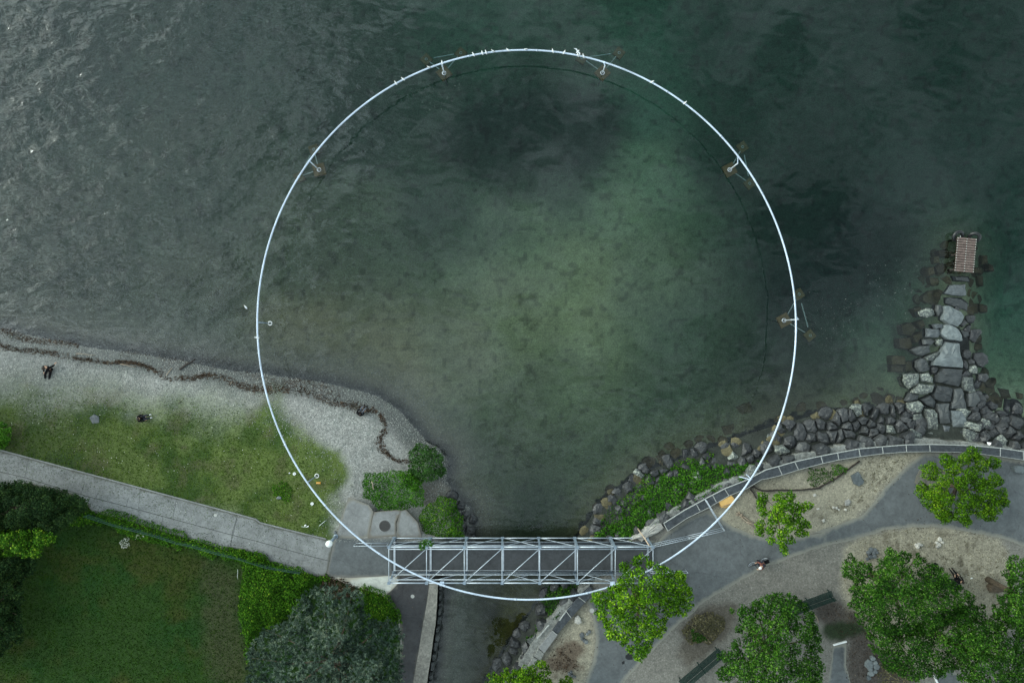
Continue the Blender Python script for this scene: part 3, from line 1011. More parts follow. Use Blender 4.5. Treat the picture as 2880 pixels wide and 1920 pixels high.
for k, a, b, r_, lab, zz in [('E', 1700, 770, .15, 'round white paint dot on the dark lane near the bridge', ZL + .034), ('G', 1145, 1320, .19, 'round white paint dot at the foot of the bright tree', ZL + .03), ('C', 1980, 680, .12, 'pale round stain on the concrete path', ZL + .036)]:
    c = q(k, a, b, ZL)
    m = MB()
    m.prism([(c.x + r_ * math.cos(t * .39) * (1 + .06 * math.sin(t * 2.1)), c.y + r_ * math.sin(t * .39)) for t in range(16)], zz, zz + .003)
    o = m.build('paint_dot', m_simple('worn_white_paint', (.42, .42, .39), .2, 12, .9)); tag(o, lab, 'painted mark', kind='structure')
c = q('B', 1445, 1300, ZL)
mh = thing('manhole_cover', (c.x, c.y, ZL + .05), 'round dark manhole cover in the concrete slab by the bridge', 'manhole cover')
m = MB(); m.tube([(c.x, c.y, ZL + .03), (c.x, c.y, ZL + .062)], .40, 32); m.build('cover', m_simple('cast_iron', (.055, .053, .05), .3, 25, .7, .3, .4, .8), mh)
m = MB(); ring = [(c.x + .43 * math.cos(t * .196), c.y + .43 * math.sin(t * .196), ZL + .052) for t in range(32)]
m.tube(ring, .022, 6, True); m.build('frame', m_simple('iron_frame', (.09, .085, .08), .3, 12, .7), mh)

# ================================================================== FOLIAGE
def leaf_mesh(name, cen, nor, size, mat, parent=None, tone=None, aspect=.6, kind_dir=None, base=None):
    """one rhombus per leaf. cen (n,3), nor (n,3) leaf normal, size (n,)"""
    n = len(cen)
    nor = nor / (np.linalg.norm(nor, axis=1, keepdims=True) + 1e-9)
    if kind_dir is None:
        r = RNG.normal(size=(n, 3))
    else:
        r = kind_dir
    u = r - nor * (r * nor).sum(1, keepdims=True)
    u /= np.linalg.norm(u, axis=1, keepdims=True) + 1e-9
    v = np.cross(nor, u)
    s = size[:, None]
    V = np.stack([cen - u * s * .5, cen + v * s * .5 * aspect + nor * s * .08, cen + u * s * .5, cen - v * s * .5 * aspect + nor * s * .08], 1).reshape(-1, 3)
    F = np.arange(n * 4).reshape(n, 4)
    if tone is None:
        tone = RNG.beta(2, 2.4, n)
    return np_mesh(name, V, F, mat, parent, {'tone': ('FACE', 'FLOAT', tone)}, base=base)


def poisson(pts, r, z=None, margin=0.0, tries=14000):
    a = np2(pts)
    lo, hi = a.min(0), a.max(0)
    n = int(min(tries, (hi - lo).prod() / (r * r) * 30))
    c = RNG.uniform(lo, hi, (n, 2))
    d = sdf(c[:, 0], c[:, 1], a)
    c = c[d > margin]
    keep = []
    cell = {}
    for p in c:
        i, j = int(p[0] // r), int(p[1] // r)
        ok = True
        for di in (-1, 0, 1):
            for dj in (-1, 0, 1):
                for o_ in cell.get((i + di, j + dj), ()):
                    if (p[0] - o_[0]) ** 2 + (p[1] - o_[1]) ** 2 < r * r:
                        ok = False
                        break
        if ok:
            keep.append(p)
            cell.setdefault((i, j), []).append(p)
    return np.array(keep).reshape(-1, 2)


def clump_leaves(clumps, dens=75, leaf=.14, spread=.30, up=.45):
    """clumps: list of (x,y,z,r,tonebias)"""
    cs, ns, ss, ts = [], [], [], []
    for (cx, cy, cz, r, tb) in clumps:
        n = int(dens * 4 * r * r * 3.9 * (.14 / leaf) ** 2)
        d = RNG.normal(size=(n, 3))
        d[:, 2] = np.abs(d[:, 2]) * 1.1 - .35
        d /= np.linalg.norm(d, axis=1, keepdims=True)
        rad = r * (1 - np.abs(RNG.normal(0, spread, n))).clip(.15, 1.25)
        # lobes, so the outline of the clump is uneven
        ang = np.arctan2(d[:, 1], d[:, 0])
        lob = 1 + .16 * np.sin(ang * RNG.integers(3, 6) + RNG.uniform(0, 6)) + .10 * np.sin(ang * 7 + RNG.uniform(0, 6))
        p = d * (rad * lob)[:, None]
        p[:, 2] *= .95
        cs.append(p + (cx, cy, cz))
        ns.append(d * .7 + RNG.normal(size=(n, 3)) * .55 + (0, 0, up))
        ss.append(leaf * RNG.uniform(.65, 1.35, n))
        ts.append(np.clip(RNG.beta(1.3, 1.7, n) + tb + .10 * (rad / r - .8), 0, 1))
    return np.concatenate(cs), np.concatenate(ns), np.concatenate(ss), np.concatenate(ts)


def trunk(parent, base, clumps, r0=.16, fork=.45):
    b = MB()
    top = max(c[2] for c in clumps)
    bz = base[2]
    cx = sum(c[0] for c in clumps) / len(clumps)
    cy = sum(c[1] for c in clumps) / len(clumps)
    fz_ = bz + (top - bz) * fork
    F0 = Vector((base[0] + (cx - base[0]) * .3, base[1] + (cy - base[1]) * .3, fz_))
    b.tube([Vector(base) - Vector((0, 0, .1)), Vector(base).lerp(F0, .5) + Vector((.05, -.04, 0)), F0], [r0 * 1.25, r0, r0 * .85], 9)
    b.build('trunk', M['bark'], parent, True)
    rr = random.Random(3)
    for c in rr.sample(clumps, min(len(clumps), 12)):
        b = MB()
        e = Vector((c[0], c[1], c[2] - .25))
        mid = F0.lerp(e, .5) + Vector((rr.uniform(-.3, .3), rr.uniform(-.3, .3), .15))
        b.tube([F0, mid, e], [r0 * .45, r0 * .26, r0 * .08], 5)
        b.build('limb', M['bark'], parent, True)


def grow(pts, f=1.05):
    cx, cy = sum(p[0] for p in pts) / len(pts), sum(p[1] for p in pts) / len(pts)
    return [(cx + (a - cx) * f, cy + (b - cy) * f) for a, b in pts]


def tree(name, label, cat, clumps, base, mat, group=None, dens=75, leaf=.14, r0=.16, spread=.3, up=.45, aspect=.62):
    t = thing(name, base, label, cat, group)
    c, n, s, tn = clump_leaves(clumps, dens, leaf, spread, up)
    leaf_mesh('crown', c, n, s, M[mat], t, tn, aspect)
    trunk(t, base, clumps, r0)
    return t


def clumps_from(k, lst, zlo, zhi, tb=.12, rs=1.0):
    """listed clumps (zoom x, y, radius) on a dome between zlo and zhi"""
    cx = sum(a for a, b, c in lst) / len(lst)
    cy = sum(b for a, b, c in lst) / len(lst)
    R = max(math.hypot(a - cx, b - cy) for a, b, c in lst)
    out = []
    for a, b, r in lst:
        f = 1 - (math.hypot(a - cx, b - cy) / R) ** 2
        z_ = zlo + (zhi - zlo) * f + random.uniform(-.35, .35)
        p = q(k, a, b, z_)
        out.append((p.x, p.y, z_, r * Q[k][2] * (H - z_) / (H * S0) * rs, random.uniform(-tb, tb)))
    return out


def clumps_poly(k, pts, zlo, zhi, r, tb=.14, jitter=.6, spacing=1.10, edge=.45, power=1.4):
    zc = (zlo + zhi) / 2
    pp = poly(k, pts, zc)
    c = poisson(pp, r * spacing, margin=r * edge)
    if not len(c):
        return []
    d = sdf(c[:, 0], c[:, 1], np2(pp))
    m = d.max()
    out = []
    for (a, b), dd in zip(c, d):
        f = 1 - (1 - min(1, dd / m)) ** power
        z_ = zlo + (zhi - zlo) * f + random.uniform(-jitter, jitter)
        s = (H - z_) / (H - zc)
        out.append((a * s, b * s, z_, r * random.uniform(.75, 1.2) * (1 if dd > r * .7 else .7), random.uniform(-tb, tb)))
    # fringe of small clumps so the outline follows the polygon
    e = poisson(pp, r * .62, margin=r * .15)
    if len(e):
        de = sdf(e[:, 0], e[:, 1], np2(pp))
        for (a, b), dd in zip(e, de):
            if dd < r * .55:
                z_ = zlo + random.uniform(-jitter, jitter) * .6
                s = (H - z_) / (H - zc)
                out.append((a * s, b * s, z_, r * random.uniform(.28, .45), random.uniform(-tb, tb)))
    return out


T1 = [(480, 330, 95), (450, 440, 85), (480, 560, 80), (440, 750, 85), (430, 870, 75), (600, 850, 80), (610, 1000, 70), (640, 690, 100), (700, 560, 110), (740, 330, 90), (900, 310, 90), (860, 450, 110), (990, 470, 95),
      (1120, 480, 85), (1220, 450, 60), (830, 660, 110), (1000, 620, 95), (1080, 720, 90), (1170, 760, 70), (900, 780, 100), (1060, 870, 80), (1150, 890, 55), (780, 900, 95), (770, 1020, 80), (920, 1000, 70), (800, 1120, 70), (830, 1200, 50), (730, 470, 80)]
T3 = [(1640, 440, 68), (1490, 540, 90), (1880, 380, 75), (1800, 430, 60), (1960, 470, 75), (2075, 460, 60), (1700, 510, 75), (1860, 560, 66), (1625, 620, 66), (1770, 645, 75), (1930, 640, 80), (2080, 620, 72), (1420, 710, 72), (1550, 740, 90), (1500, 810, 90),
      (1640, 790, 66), (1990, 720, 95), (2120, 770, 80), (1820, 800, 90), (1590, 900, 85), (1640, 950, 70), (1780, 930, 85), (1820, 1000, 50), (1950, 880, 90), (2060, 870, 80), (2030, 940, 66), (1900, 800, 60), (2165, 820, 50)]
T2P = [(820, 270), (890, 330), (1040, 400), (1160, 430), (1190, 560), (1260, 600), (1250, 760), (1170, 810), (1020, 820), (1010, 960), (900, 1030), (840, 1170), (760, 1200), (640, 1110), (620, 1040), (500, 1010), (460, 880), (400, 810), (370, 640), (480, 570), (590, 520), (620, 360), (740, 310)]
T4P = [(1830, 700), (1950, 650), (2120, 610), (2250, 680), (2352, 800), (2420, 1000), (2440, 1250), (2400, 1437), (2390, 1640), (1700, 1640), (1640, 1437), (1510, 1400), (1500, 1330), (1570, 1250), (1510, 1180), (1640, 1080), (1650, 960), (1690, 880), (1610, 780), (1720, 770)]
T5P = [(710, 560), (740, 400), (800, 400), (900, 480), (950, 480), (1060, 440), (1130, 310), (1170, 380), (1230, 340), (1320, 430), (1400, 390), (1450, 480), (1560, 500), (1620, 570), (1690, 650), (1860, 740), (1890, 820), (1800, 900), (1650, 1000), (1450, 1080), (1200, 1120), (930, 1060), (790, 980), (830, 880), (720, 840), (800, 790), (760, 700), (820, 650), (710, 620)]
T6P = [(930, 1080), (1150, 1050), (1400, 1020), (1600, 900), (1860, 860), (2050, 880), (2200, 960), (2352, 1120), (2480, 1300), (2500, 1650), (2200, 1700), (1800, 1640), (1700, 1430), (1560, 1500), (1350, 1540), (1200, 1490), (1060, 1400), (1020, 1280), (930, 1280), (960, 1180)]
T7P = [(2100, 500), (2200, 560), (2170, 430), (2230, 410), (2352, 420), (2480, 450), (2540, 900), (2450, 1150), (2320, 1120), (2160, 960), (2060, 870), (2130, 780), (2210, 700), (2190, 600)]
T8P = [(750, 1130), (800, 1060), (900, 1080), (960, 1020), (1100, 1040), (1200, 990), (1340, 930), (1410, 1000), (1440, 1100), (1470, 1350), (740, 1350)]
T9P = [(1520, 1130), (1580, 1090), (1650, 1130), (1720, 1340), (1480, 1340)]


def base_at(cl, dz=ZL):
    n = len(cl)
    return (sum(c[0] for c in cl) / n, sum(c[1] for c in cl) / n, dz)


PT = 'trees of the lakeside park'
c = clumps_from('V', T1, 3.2, 5.6, .16, 1.02)
tree('star_shaped_tree', 'small bright green tree with a ragged star-shaped crown beside the cyclist', 'tree', c, base_at(c), 'leaf_bright', PT, 90, .15, .12)
c = clumps_poly('K', grow(T2P), 4.6, 7.2, .62, .18)
tree('broadleaf_tree', 'bright green tree overhanging the right end of the footbridge', 'tree', c, base_at(c), 'leaf_bright', PT, 80, .15, .18)
c = clumps_from('I', T3, 3.4, 5.2, .14, 1.0)
tree('clumped_tree', 'pruned tree with separate yellow-green leaf clumps on the asphalt', 'tree', c, base_at(c), 'leaf_plane', PT, 110, .12, .2, .26)
c = clumps_poly('K', grow(T4P), 5.0, 8.0, .66, .16)
tree('broadleaf_tree', 'dark green tree between the two green benches at the bottom edge', 'tree', c, base_at(c), 'leaf_mid', PT, 76, .14, .22)
c = clumps_poly('J', grow(T5P), 5.0, 8.2, .66, .16)
tree('broadleaf_tree', 'large spiky-edged green tree beside the person on the bench', 'tree', c, base_at(c), 'leaf_mid', PT, 76, .14, .22)
c = clumps_poly('J', grow(T6P), 4.4, 7.0, .66, .16)
tree('broadleaf_tree', 'broad green tree filling the bottom right corner', 'tree', c, base_at(c), 'leaf_mid', PT, 74, .14, .22)
c = clumps_poly('J', grow(T7P), 4.6, 7.2, .62, .16)
tree('broadleaf_tree', 'dark tree at the right edge beside the stump', 'tree', c, base_at(c), 'leaf_mid', PT, 76, .14, .2)
c = clumps_poly('L', T8P, 3.8, 5.4, .55, .16)
tree('broadleaf_tree', 'yellow-green treetop over the lower end of the mortared wall', 'tree', c, base_at(c), 'leaf_plane', PT, 80, .14, .16)
c = clumps_poly('L', T9P, 2.6, 3.4, .38, .16)
tree('young_tree', 'small treetop at the bottom edge beside the lower tree on the wall', 'tree', c, base_at(c), 'leaf_plane', PT, 80, .13, .08)

# left side: tall garden hedge trees
c = clumps_poly('C', [(-500, 380), (0, 385), (60, 360), (200, 362), (420, 435), (640, 455), (780, 515), (805, 590), (720, 690), (600, 790), (500, 850), (0, 850), (-500, 850)], 3.2, 4.8, .5, .12)
tree('dark_tree', 'very dark dense tree overhanging the path at the left edge', 'tree', c, base_at(c), 'leaf_dark', 'dark trees along the left garden edge', 80, .12, .15)
c = clumps_poly('C', [(-500, 830), (0, 830), (200, 800), (420, 812), (540, 880), (480, 950), (390, 1000), (340, 1070), (150, 1060), (-500, 1060)], 3.4, 4.6, .5, .1)
tree('leafy_tree', 'mid green leafy tree just below the very dark tree', 'tree', c, base_at(c), 'leaf_hedge', 'dark trees along the left garden edge', 70, .15, .15)
c = clumps_poly('C', [(-500, 1050), (200, 1060), (340, 1090), (330, 1180), (210, 1300), (215, 1400), (190, 1568), (220, 1753), (230, 1833), (60, 1910), (0, 2033), (-500, 2050)], 3.0, 4.4, .5, .14)
tree('dark_tree', 'dark glossy-leaved tree running down the lower left edge', 'tree', c, base_at(c), 'leaf_dark', 'dark trees along the left garden edge', 76, .15, .15)
c = clumps_poly('A', [(-300, 1000), (60, 1015), (115, 1080), (95, 1180), (30, 1240), (-300, 1250)], 1.9, 2.7, .32, .15)
tree('lawn_bush', 'round leafy bush cut off by the left edge above the path', 'bush', c, base_at(c, 1.4), 'ivy', None, 80, .12, .05)

# blue-green pine: needle tufts on drooping branch ends
PINE = [(660, 800), (780, 690), (900, 650), (950, 690), (1150, 700), (1250, 760), (1230, 900), (1350, 985), (1500, 985), (1585, 1050), (1620, 1200), (1615, 1350), (1600, 1568), (1590, 1850), (150, 1850), (200, 1400), (190, 1270), (290, 1160), (310, 1090), (430, 1040), (520, 1000), (600, 940), (625, 860)]
cl = clumps_poly('E', PINE, 3.4, 7.5, .68, .34, .7, 1.0)
pb = base_at(cl)
pine = thing('pine_tree', pb, 'large blue-green pine with tufted needles at the bottom edge', 'tree')
tc_, td_, tt_ = [], [], []
for (cx, cy, cz, r, tb) in cl:
    nt = max(6, int(34 * r * r / .38))
    d = RNG.normal(size=(nt, 3))
    d[:, 2] = np.abs(d[:, 2]) * .9 - .1
    d /= np.linalg.norm(d, axis=1, keepdims=True)
    p = d * (r * RNG.uniform(.45, 1.1, nt))[:, None]
    p[:, 2] *= .7
    tc_.append(p + (cx, cy, cz))
    od = d + RNG.normal(size=(nt, 3)) * .35 + (0, 0, .25)
    td_.append(od)
    tt_.append(np.clip(RNG.uniform(.15, .75, nt) + tb, 0, 1))
tc_, td_, tt_ = np.concatenate(tc_), np.concatenate(td_), np.concatenate(tt_)
K_ = 13
n = len(tc_)
td_ /= np.linalg.norm(td_, axis=1, keepdims=True)
dr = np.repeat(td_, K_, 0) * .8 + RNG.normal(size=(n * K_, 3)) * .55
dr /= np.linalg.norm(dr, axis=1, keepdims=True)
cc = np.repeat(tc_, K_, 0) + np.repeat(td_, K_, 0) * RNG.uniform(-.12, .14, (n * K_, 1)) + dr * .07
leaf_mesh('needles', cc, np.cross(dr, RNG.normal(size=(n * K_, 3))) + (0, 0, .5), RNG.uniform(.16, .26, n * K_), M['needle'], pine,
          np.clip(np.repeat(tt_, K_) + RNG.normal(0, .10, n * K_), 0, 1), .22, kind_dir=dr)
trunk(pine, pb, cl, .26, .5)

def cover(name, label, cat, k, pts, z0, h, mat, dens=260, leaf=.11, kind=None, parent=None, bump=.9, group=None, up=.9, follow=False, part='foliage', stems=True, aspect=.65):
    """low leafy mass filling a region: leaves on a bumpy cushion"""
    pp = poly(k, pts, z0 + h * .6)
    a = np2(pp)
    lo, hi = a.min(0) - .35, a.max(0) + .35
    n = int((hi - lo).prod() * dens)
    c = RNG.uniform(lo, hi, (n, 2))
    d = sdf(c[:, 0], c[:, 1], a) + .08 + .55 * fbm(c[:, 0], c[:, 1], 1.1, 301)
    m = d > 0
    c, d = c[m], d[m]
    n = len(c)
    bumps = fbm(c[:, 0], c[:, 1], bump, 311, 3) * .5 + .5
    gz = hz(c[:, 0], c[:, 1]) if follow else np.full(n, z0)
    hh = h * np.clip(d / (h * .8 + .05), .12, 1) ** .6 * (.45 + .75 * bumps)
    zz = gz + hh * (1 - np.abs(RNG.normal(0, .22, n)).clip(0, .95))
    g = np.c_[RNG.normal(size=(n, 2)) * .5, np.full(n, up)] + RNG.normal(size=(n, 3)) * .35
    t = np.clip(RNG.beta(2, 2.6, n) + .38 * (bumps - .55), 0, 1)
    ctr = Vector((float(c[:, 0].mean()), float(c[:, 1].mean()), float(gz.mean())))
    o = leaf_mesh(name, np.c_[c, zz], g, leaf * RNG.uniform(.6, 1.4, n), M[mat], None, t, aspect, base=tuple(ctr))
    return tag(o, label, cat, group, kind)


cover('hedge', 'thick bright ivy hedge between the garden lawn and the pine', 'hedge', 'E', [(0, 345), (250, 385), (450, 495), (600, 545), (770, 585), (900, 640), (800, 690), (700, 800), (640, 930), (500, 1010), (300, 1100), (190, 1250), (170, 1400), (130, 1300), (100, 1150), (75, 950), (100, 780), (130, 650), (160, 560), (100, 470), (0, 420)], ZL, 1.3, 'leaf_hedge', 420, .12, up=.8)
cover('hedge', 'clipped rounded hedge between the pine and the dark lane', 'hedge', 'E', [(1180, 690), (1400, 755), (1490, 830), (1560, 930), (1595, 1050), (1500, 1030), (1300, 1000), (1150, 900)], ZL, 1.3, 'leaf_hedge', 420, .11, up=.8)
cover('hedge_strip', 'low brownish scrub between the pine and the pale concrete wedge', 'shrub', 'E', [(850, 600), (1000, 640), (1200, 690), (1280, 740), (1150, 800), (950, 760), (840, 700)], ZL, .5, 'twig', 300, .12)
cover('creeper_hedge', 'long low creeper hedge with a wire fence along the garden path', 'hedge', 'C', [(580, 740), (640, 680), (800, 655), (1000, 680), (1250, 735), (1500, 810), (1750, 880), (2000, 970), (2352, 1035), (2420, 1080), (2352, 1170), (2150, 1110), (1900, 1070), (1750, 1000), (1500, 950), (1350, 930), (1150, 870), (1050, 800), (850, 740), (700, 800), (600, 800)], ZL, .75, 'leaf_hedge', 360, .11)
cover('shrub', 'grassy bamboo-like clump at the tip of the beach', 'shrub', 'B', [(1680, 640), (1740, 580), (1820, 560), (1900, 600), (1960, 680), (1970, 800), (1930, 880), (1800, 890), (1700, 870), (1655, 800), (1660, 700)], .9, 1.2, 'reed', 330, .30, up=.5, stems=False, aspect=.2)
cover('shrub', 'dense dark green shrub between the pebble beach and the manhole slab', 'shrub', 'B', [(1235, 960), (1270, 850), (1330, 845), (1450, 835), (1600, 800), (1680, 860), (1740, 900), (1780, 1000), (1770, 1120), (1640, 1150), (1580, 1210), (1500, 1180), (1420, 1190), (1310, 1110), (1240, 1050)], 1.2, 1.3, 'ivy', 380, .12)
cover('shrub', 'yellow-green shrub on the creek bank next to the bridge', 'shrub', 'B', [(1745, 1210), (1850, 1130), (1910, 1100), (1930, 1020), (2000, 1050), (2080, 1080), (2110, 1180), (2140, 1260), (2150, 1400), (1800, 1412), (1780, 1330), (1745, 1280)], .9, .9, 'leaf_hedge', 380, .12)
cover('shrub', 'low weeds joining the beach shrub and the bamboo-like clump', 'plant', 'B', [(1560, 830), (1660, 780), (1720, 840), (1780, 900), (1720, 960), (1620, 900)], 1.0, .6, 'ivy', 380, .13)
cover('creeper', 'broad green creeper spreading over the rocks below the curved wall', 'creeper', 'H', [(570, 905), (240, 900), (245, 850), (330, 830), (440, 790), (560, 700), (640, 600), (700, 600), (660, 480), (740, 460), (850, 400), (840, 340), (1000, 260), (1080, 270), (1170, 210), (1250, 200), (1300, 230), (1420, 240), (1560, 220), (1760, 210), (1730, 260), (1600, 325), (1400, 400), (1110, 560), (900, 670), (700, 800)], .9, .55, 'ivy', 300, .13, follow=True)
cover('creeper', 'loose strands of creeper reaching down over the outer riprap to the lake', 'creeper', 'H', [(300, 760), (420, 620), (520, 560), (620, 430), (720, 330), (860, 270), (1050, 200), (1200, 150), (1350, 130), (1300, 200), (1000, 260), (820, 360), (720, 480), (600, 640), (420, 800)], .6, .5, 'leaf_hedge', 130, .13, follow=True)
cover('creeper', 'dark green creeper on the creek bank below the mortared wall', 'creeper', 'L', [(1330, 330), (1390, 200), (1500, 160), (1700, 170), (1690, 220), (1590, 320), (1420, 510), (1280, 715), (1230, 760), (1190, 740), (1280, 590), (1390, 470), (1360, 400)], .3, .5, 'leaf_mid', 300, .13, follow=True)
cover('weed_tuft', 'small green weed tuft among the creek bank rocks', 'plant', 'L', [(1100, 810), (1180, 800), (1200, 830), (1150, 850)], .2, .3, 'ivy', 400, .1, follow=True, stems=False)
cover('thorny_plant', 'small grey-green bush on the sand by the curved wall', 'plant', 'I', [(600, 480), (680, 450), (740, 500), (720, 560), (620, 570)], ZL, .5, 'ivy', 300, .11)
cover('thorny_plant', 'sparse trailing plant on the sand left of the small bush', 'plant', 'I', [(400, 535), (520, 520), (610, 555), (590, 630), (460, 650), (385, 610)], ZL, .2, 'leaf_mid', 220, .10, stems=False)
cover('dry_bush', 'oval dry straw-coloured bush beside the lower green bench', 'bush', 'K', [(1200, 960), (1300, 860), (1450, 800), (1560, 840), (1570, 940), (1480, 1020), (1400, 1090), (1260, 1090), (1200, 1030)], ZL, .45, 'dry', 260, .13)
cover('green_tuft', 'dark green tuft growing in the oval dry bush', 'plant', 'K', [(1280, 980), (1380, 970), (1400, 1050), (1340, 1085), (1270, 1060)], ZL + .35, .35, 'leaf_mid', 420, .10, stems=False)
cover('dry_bush', 'brownish dry bush beside the pile of grey stones', 'bush', 'J', [(1040, 1400), (1150, 1360), (1260, 1420), (1280, 1560), (1150, 1600), (1050, 1540)], ZL, .6, 'dry', 150, .12)
cover('weed_tuft', 'broad dark weed patch with a stone on the upper lawn', 'plant', 'U', [(180, 470), (300, 420), (420, 520), (430, 680), (350, 730), (280, 650), (190, 600)], 1.25, .18, 'leaf_hedge', 330, .10, stems=False, follow=True)
cover('fern', 'small green plant top poking through the left bay of the bridge', 'plant', 'F', [(650, 260), (720, 230), (820, 260), (830, 320), (770, 370), (700, 370), (660, 320)], 4.15, .35, 'ivy', 420, .12)
cover('flowering_plant', 'plant with white blossoms in front of the creeper hedge', 'plant', 'C', [(1120, 930), (1170, 900), (1160, 960), (1130, 970)], ZL, .3, 'blossom', 260, .07, stems=False)
cover('flowering_plant', 'taller white blossoms beside the wire fence panel', 'plant', 'C', [(1240, 870), (1290, 845), (1340, 880), (1300, 900), (1250, 895)], ZL + .5, .35, 'blossom', 60, .07, stems=False)

# grass: countless blades, one object per lawn
def blades(name, label, pts, dens, mat, size=.10, follow=True, fade=None, up=.7, tonef=.35):
    a = np2(pts)
    lo = np.maximum(a.min(0), (-44, -29.5))
    hi = np.minimum(a.max(0), (44, 29.5))
    n = int((hi - lo).prod() * dens)
    c = RNG.uniform(lo, hi, (n, 2))
    d = sdf(c[:, 0], c[:, 1], a)
    m = d > .05
    if fade is not None:
        m &= RNG.uniform(size=n) < np.clip((d + 1.0 * fbm(c[:, 0], c[:, 1], 1.2, 331)) / fade, .04, 1)
    c = c[m]
    n = len(c)
    zz = hz(c[:, 0], c[:, 1]) + size * .25
    g = np.c_[RNG.normal(size=(n, 2)) * .8, np.full(n, up)]
    t = np.clip(RNG.beta(2, 2.6, n) + tonef * fbm(c[:, 0], c[:, 1], 1.6, 333), 0, 1)
    o = leaf_mesh(name, np.c_[c, zz], g, size * RNG.uniform(.5, 1.5, n), M[mat], None, t, .35)
    return tag(o, label, 'grass', kind='stuff')


blades('grass', 'short patchy grass of the lawn above the path', lawn_top, 150, 'grass', .10, fade=3.2)
blades('grass', 'dark mown grass of the garden lawn', garden, 150, 'grass_dark', .10)
o = blades('straw_grass', 'dry straw and trampled grass on the park sand', sandB, 40, 'dry', .11, fade=1.5)
o = blades('straw_grass', 'dry straw on the sand island beside the curved wall', poly('I', [(760, 540), (900, 400), (1350, 370), (1250, 520), (1050, 700), (850, 900), (420, 1080), (350, 900), (650, 820), (850, 700)], ZL), 70, 'dry', .11, fade=1.0)
o = blades('leaf_litter', 'brown fallen twigs and leaves on the sand below the mortared wall', poly('L', [(1400, 900), (1480, 780), (1700, 720), (1760, 850), (1720, 1050), (1550, 1110), (1420, 1080)], ZL), 60, 'twig', .2, fade=1.0)
o = blades('leaf_litter', 'dark leaf litter under the park trees', poly('J', [(390, 860), (560, 800), (800, 880), (950, 1100), (1050, 1300), (1300, 1400), (1400, 1568), (700, 1700), (720, 1200)], ZL), 40, 'twig', .12)

# ================================================================== ROCKS
def rock_mesh(pts, z0, z1, seed, rough_=.06, flat=.72, tilt=.12):
    """closed boulder from an outline: skirt, shoulder, tilted uneven top"""
    r = random.Random(seed)
    pts = [(p[0], p[1]) for p in pts]
    a = sum(pts[i][0] * pts[(i + 1) % len(pts)][1] - pts[(i + 1) % len(pts)][0] * pts[i][1] for i in range(len(pts)))
    if a < 0:
        pts = pts[::-1]
    # split long edges so the outline is not made of straight lines
    out = []
    n = len(pts)
    for i in range(n):
        p, s = pts[i], pts[(i + 1) % n]
        L = math.hypot(s[0] - p[0], s[1] - p[1])
        m = max(1, min(4, int(L / .28)))
        for j in range(m):
            t = j / m
            w = rough_ * r.uniform(-.6, .6) * (j > 0)
            out.append((p[0] + (s[0] - p[0]) * t + w, p[1] + (s[1] - p[1]) * t + w * r.choice((-1, 1))))
    pts = out
    n = len(pts)
    cx, cy = sum(p[0] for p in pts) / n, sum(p[1] for p in pts) / n
    tx, ty = r.uniform(-tilt, tilt), r.uniform(-tilt, tilt)
    V, rings = [], []
    for f, zf in ((1.02, 0), (1.0, .55), (flat + .14, .90), (flat * .62, 1.02)):
        for (a, b) in pts:
            x_, y_ = cx + (a - cx) * f, cy + (b - cy) * f
            jz = r.uniform(-1, 1) * (z1 - z0) * .055 * (zf > 0)
            zz = z0 + (z1 - z0) * zf + (tx * (x_ - cx) + ty * (y_ - cy)) * (zf > .5) + jz
            V.append((x_ + r.uniform(-1, 1) * rough_ * .4 * (zf > .6), y_ + r.uniform(-1, 1) * rough_ * .4 * (zf > .6), zz))
    V.append((cx, cy, z0 + (z1 - z0) * 1.0))
    F = []
    for k in range(3):
        for i in range(n):
            j = (i + 1) % n
            F.append((k * n + i, k * n + j, (k + 1) * n + j, (k + 1) * n + i))
    for i in range(n):
        F.append((3 * n + i, 3 * n + (i + 1) % n, 4 * n))
    F.append(tuple(range(n))[::-1])
    m = MB()
    m.add(V, F)
    return m


def rock(name, label, cat, pts, z0, z1, mat, seed, group=None, **kw):
    o = rock_mesh(pts, z0, z1, seed, **kw).build(name, M[mat] if isinstance(mat, str) else mat)
    return tag(o, label, cat, group)


